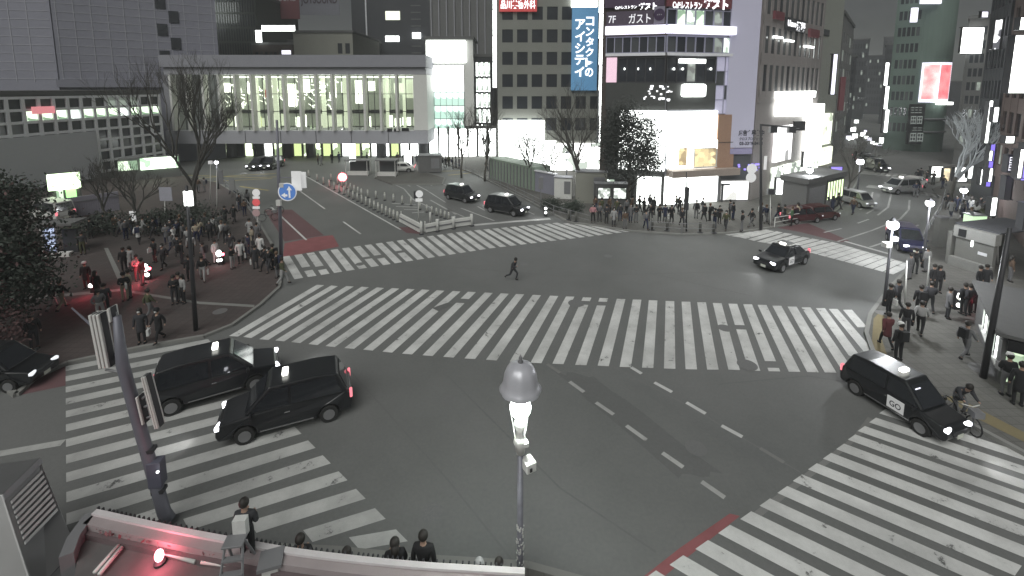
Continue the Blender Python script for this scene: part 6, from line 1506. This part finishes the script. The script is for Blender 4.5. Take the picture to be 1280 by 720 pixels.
person('person with scarf hugging a pale bag, left of the two in mid plaza', 157, 376, 'phone', 'black', 'jacket', 'beige', 40, 'hat:black', .96, add=['bag:white'])
person('person in beige jacket, right of the two in mid plaza', 163, 372, 'stand', 'beige', 'jacket', 'grey', -30, 'hair', .97)
person('person carrying a pale square bag above the mid plaza pair', 156, 340, 'stand', 'black', 'jacket', 'black', 20, 'hair', .96, add=['bag:pale grey'])
person('person in a white open coat beside the one with the square bag', 164, 339, 'stand', 'pale grey', 'coat', 'grey', 0, 'long', .98)
person('person in pink lit jacket, left of the red glowing beacon', 173, 351, 'phone', 'pink', 'jacket', 'maroon', 60, 'hair', .97)
person('person with pale pink trousers touching the red glowing beacon', 179, 356, 'stand', 'red', 'jacket', 'pink', 100, 'hair', .97)
person('dark coated person holding a white bundle right of the red beacon', 194, 328, 'phone', 'black', 'coat', 'maroon', -20, 'hat:black', .97, add=['bag:white'])
person('person striding with white scarf right of the red beacon', 205, 336, 'walk', 'charcoal', 'jacket', 'black', 0, 'hair', 1.0, add=['mask:white'])
person('person with a dark jacket and crossed arms, leftmost of the three near the lantern pole', 219, 380, 'phone', 'black', 'jacket', 'charcoal', 20, 'hair', .97)
person('maroon jacketed person in the middle of the three near the lantern pole', 225, 375, 'walk', 'maroon', 'jacket', 'grey', 10, 'hair', .95)
person('person in pale grey jacket, rightmost of the three near the lantern pole', 230, 379, 'stand', 'pale grey', 'jacket', 'black', -30, 'long', .97)
person('dark figure directly behind the lantern pole', 238, 351, 'stand', 'black', 'jacket', 'black', 20, 'hair', .97)
person('person with white bag right of the lantern pole', 254, 352, 'walk', 'black', 'jacket', 'pale grey', 30, 'hair', .97, add=['bag:white'])
person('person crouched over a pale bag below the white lit beacon', 291, 336, 'phone', 'black', 'jacket', 'pale grey', 80, 'hair', .9)
person('person in a white shirt beside the beacon with white lamps', 270, 329, 'stand', 'white', 'jacket', 'white', 80, 'hair', .97)
person('dark figure walking away alone toward the footbridge, left of two', 282, 281, 'walk', 'black', 'coat', 'black', 170, 'hair', .98)
person('dark figure walking away alone toward the footbridge, right of two', 293, 279, 'walk', 'black', 'coat', 'black', 175, 'hair', .98)
person('lone figure standing on the open plaza right of the poster stand', 104, 318, 'stand', 'charcoal', 'jacket', 'olive', 30, 'hair', .97)
person('small figure walking past the corrugated hoarding', 92, 282, 'walk', 'black', 'jacket', 'grey', 60, 'hair', .97)
person('dark figure near the low hedge clump above the lone figure', 114, 298, 'stand', 'black', 'coat', 'black', 60, 'hair', .97)
person('dark figure waiting by the reddish shrub near the left edge', 44, 436, 'stand', 'black', 'jacket', 'charcoal', 60, 'hair', .98)
crowd('gathered under the bare plaza trees', [(124, 287), (131, 291), (139, 287), (146, 293), (152, 296), (158, 300), (165, 294), (174, 305, 'white'), (180, 296), (187, 291), (193, 297), (200, 292)], mix, 'people gathered under the bare plaza trees')
crowd('in the group around the large bare tree', [(209, 305), (214, 298), (218, 308, 'white'), (222, 300), (226, 293), (230, 303, 'grey'), (236, 310, 'pale grey'), (241, 296), (246, 303), (251, 298), (258, 291), (263, 300), (268, 294, 'pale grey'), (274, 290), (215, 318), (223, 322), (240, 321), (255, 333), (228, 330)], mix, 'people grouped around the large bare tree')
crowd('waiting by the plaza corner signs', [(278, 301, 'white'), (283, 303), (301, 329, 'white'), (306, 325, 'grey'), (311, 319), (316, 309, 'beige'), (320, 336), (326, 322), (332, 338, 'black'), (337, 340), (342, 336), (347, 347, 'black'), (289, 318), (313, 299), (322, 304, 'grey')], mix, 'people waiting by the plaza corner signs')
person('person in dark jacket stepping off the kerb at the plaza corner, pale legs', 354, 356, 'walk', 'olive', 'jacket', 'pale grey', 100, 'hair', 1.0)
crowd('beyond the plaza posts', [(248, 241), (256, 240), (291, 243, 'beige'), (300, 263), (306, 270), (310, 258)], mix, 'people beyond the plaza posts')
crowd('in front row left of the signal mast', [(741, 278, 'pink'), (749, 277, 'grey'), (758, 279), (767, 283, 'pale grey'), (775, 276), (781, 286), (788, 278), (795, 278), (807, 287), (813, 276), (824, 278), (831, 278), (839, 279, 'black'), (852, 283)], dark, 'people in the front row left of the signal mast', face=0)
crowd('in back row before the map posters', [(744, 266), (752, 268), (762, 267), (771, 269), (783, 270), (790, 267), (799, 266), (805, 269), (812, 264), (817, 268), (845, 265), (849, 268), (857, 266)], dark, 'people in the back row before the map posters')
crowd('between the signal mast and the lavender billboard', [(870, 273), (878, 268), (880, 276), (887, 276), (893, 285), (899, 279), (907, 288), (912, 271), (916, 275)], dark, 'people between the mast and the lavender billboard')
crowd('at the corner right of the lavender billboard', [(927, 289, 'black'), (939, 284, 'black'), (951, 276), (957, 279, 'navy'), (962, 281, 'grey'), (972, 277), (980, 279), (989, 282, 'green'), (996, 277)], mix, 'people at the corner right of the lavender billboard')
crowd('along the kerb by the red parked cars', [(1034, 268), (1040, 266), (1047, 262), (1066, 268)], dark, 'people along the kerb by the red cars')
person('dark jacketed person looking over the shoulder, leftmost on the right hand corner', 1110, 393, 'stand', 'black', 'jacket', 'black', 200, 'hair', .98)
person('taller dark person just right of the leftmost one on the right hand corner', 1120, 388, 'walk', 'charcoal', 'jacket', 'black', 190, 'hair', 1.0, add=['bag:white'])
person('person in maroon coat and dark boots on the yellow tactile curve', 1107, 434, 'walk', 'maroon', 'coat', 'black', 170, 'hair', .98)
person('broad shouldered dark jacketed person behind the one in maroon', 1131, 420, 'stand', 'black', 'jacket', 'charcoal', 150, 'hair', .98)
person('dark coated person with white waistband behind the lettered taxi', 1122, 450, 'stand', 'black', 'jacket', 'black', 180, 'hat:white', 1.0, add=['backpack:black'])
person('person in a pale jacket walking with dark bag across the right hand corner', 1149, 418, 'walk', 'pale grey', 'jacket', 'black', 130, 'hair', .98, add=['bag:black'])
person('person with black backpack directly behind the pale jacket', 1148, 395, 'stand', 'black', 'jacket', 'black', 160, 'hair', .98, add=['backpack:black'])
person('thickset person in dark padded jacket right of the black backpack', 1161, 390, 'walk', 'charcoal', 'jacket', 'black', 150, 'hair', .98)
person('dark figure of the couple by the thin pole, left one', 1165, 365, 'stand', 'black', 'coat', 'black', 10, 'hair', .98)
person('dark figure of the couple by the thin pole, right one', 1172, 366, 'stand', 'black', 'jacket', 'black', -10, 'long', .96)
person('pale clothed person by the thin pole near the dark blue car', 1136, 349, 'stand', 'grey', 'jacket', 'grey', 200, 'hair', .98)
person('dark figure beside the dark blue car', 1143, 342, 'stand', 'black', 'jacket', 'black', 120, 'hair', .98)
person('person in pale top between the two tall poles', 1157, 340, 'stand', 'pale grey', 'jacket', 'grey', 190, 'hair', .98)
person('lone grey clad man with backpack walking across the right hand pavement', 1205, 448, 'walk', 'grey', 'jacket', 'grey', 100, 'hair', 1.0, add=['backpack:black'])
person('grey coated person facing the black beacon', 1184, 398, 'stand', 'grey', 'coat', 'charcoal', 60, 'hair', .98)
person('dark figure, left of the three waiting beside the black beacon', 1203, 392, 'stand', 'black', 'jacket', 'black', 180, 'hair', .98)
person('dark figure, middle of the three waiting beside the black beacon', 1209, 394, 'pockets', 'charcoal', 'jacket', 'black', 190, 'hair', .99)
person('dark figure, right of the three waiting beside the black beacon', 1216, 391, 'stand', 'black', 'coat', 'black', 170, 'hair', .98)
person('large dark pair figure by the subway entrance, left one', 1222, 368, 'stand', 'black', 'coat', 'black', 20, 'hair', 1.0)
person('large dark pair figure by the subway entrance, right one', 1230, 366, 'stand', 'charcoal', 'coat', 'black', -20, 'hair', 1.0)
person('person in brown standing by the brick wall in the kiosk yard', 1262, 352, 'stand', 'brown', 'jacket', 'grey', 60, 'long', .97)
person('customer leaning to the glowing kiosk counter at the right edge', 1256, 494, 'phone', 'black', 'jacket', 'grey', 160, 'hat:white', 1.0, add=['bag:pale grey'])
person('dark coated customer right of the one at the glowing counter', 1271, 506, 'stand', 'black', 'coat', 'black', 150, 'hair', 1.0)
crowd('among the stalls beyond the subway entrance', [(1183, 262), (1188, 271), (1195, 265), (1203, 272), (1207, 262), (1213, 268), (1219, 276), (1224, 266), (1228, 280), (1233, 273), (1212, 283), (1240, 285)], mix, 'people among the stalls beyond the subway entrance')
crowd('at the far junction on the right', [(1098, 216), (1146, 228), (1150, 226), (1158, 229), (1166, 231), (1178, 236), (1144, 246)], dark, 'small figures at the far junction on the right')
crowd('standing under the footbridge', [(398, 206), (402, 207), (415, 204), (424, 203), (452, 201), (459, 204), (497, 204), (505, 205), (516, 208), (521, 206)], dark, 'tiny figures under the footbridge', s=1.0)
crowd('on the bright entrance plaza', [(540, 211), (545, 209), (550, 211), (553, 208), (557, 210), (561, 208), (566, 211), (570, 209), (574, 210), (608, 214), (536, 207)], dark, 'tiny figures on the bright entrance plaza', s=1.0)
person('dark running figure alone in the middle of the junction', 641, 352, 'run', 'charcoal', 'jacket', 'charcoal', 60, 'hair', .95, z=0)
o = person('stooping cyclist in dark jacket beside the lettered taxi', 1172, 536, 'ride', 'charcoal', 'jacket', 'grey', -10, 'hair', .98, z=0, pos=G(1200, 526, 0)+Vector((.05, .15, .03)))
# people beyond the curved wall, bottom
for k, (x, y, tp, st, sc_, lab, hr) in enumerate([(380, 664, 'charcoal', 'jacket', 1., 'person in dark jacket at the end of a stripe above the curved wall, leftmost', 'hair'), (437, 680, 'black', 'jacket', .95, 'low dark head and shoulders second from the left above the curved wall', 'hair'),
        (496, 670, 'black', 'coat', 1., 'broad dark coated person third from the left above the curved wall', 'long'), (531, 661, 'charcoal', 'jacket', 1.03, 'dark suited person with a pale collar standing above the curved wall', 'hair'),
        (600, 701, 'beige', 'jacket', .9, 'pale headed small figure near the lamp foot, left of two', 'hat:pale grey'), (624, 697, 'black', 'jacket', .9, 'dark headed small figure near the lamp foot, right of two', 'hair')]):
    Y = 9.95 if k else 10.4; p = W(x, y, Y)   # where the top of the head shows
    p = G(x, {0: 748, 1: 762, 2: 753, 3: 746, 4: 776, 5: 772}[k], KZ)
    person(lab, 0, 0, 'phone' if k in (0, 2) else 'stand', {'charcoal': 'black'}.get(tp, tp), st, 'black', 180+rr.uniform(-20, 20), hr, sc_*.97, pos=p)
# photographer at the stepladder inside the trough
p = G(297, 728, ZW-.29)
r = Root('stepladder', 'folding grey metal stepladder standing inside the curved wall', 'stepladder', (p.x, p.y, ZW-.29), .15)
q = MB()
for s_ in (-1, 1):
    q = MB(); q.tube([(s_*.26, -.4, 0), (s_*.17, 0, 1.0)], .03, 6); q.build('leg', M_metal, r)
    q = MB(); q.tube([(s_*.26, .45, 0), (s_*.17, .05, 1.0)], .03, 6); q.build('leg', M_metal, r)
for k in range(3):
    q = MB(); q.box((0, -.32+k*.1, .22+k*.25), (.5-k*.04, .12, .035)); q.build('step', M_metal, r)
q = MB(); q.box((0, .02, 1.0), (.42, .3, .05)); q.build('platform', M_metal, r, bevel=.01)
person('person with a white backpack by the stepladder, seen from behind', 0, 0, 'phone', 'charcoal', 'jacket', 'black', 185, 'hair', .92, add=['backpack:white'], pos=Vector((p.x, p.y+.42, ZW-.29)))

for o_ in C.objects:
    if o_.parent is None and o_.get('label') and len(o_['label'].split()) > 16: print('LONG', len(o_['label'].split()), o_['label'])

# a thin night haze lit by the lamps and signs
hz = MB(); hz.box((0, 430, 34), (1300, 1000, 70)); o = hz.build('haze', MATS['white_paint']); tag(o, kind='stuff')
m = bpy.data.materials.new('haze_air'); m.use_nodes = True; m.node_tree.nodes.clear()
vo = m.node_tree.nodes.new('ShaderNodeVolumePrincipled'); vo.inputs['Color'].default_value = (.85, .88, .88, 1); vo.inputs['Density'].default_value = .001
ot = m.node_tree.nodes.new('ShaderNodeOutputMaterial'); m.node_tree.links.new(vo.outputs[0], ot.inputs['Volume'])
o.data.materials.clear(); o.data.materials.append(m)
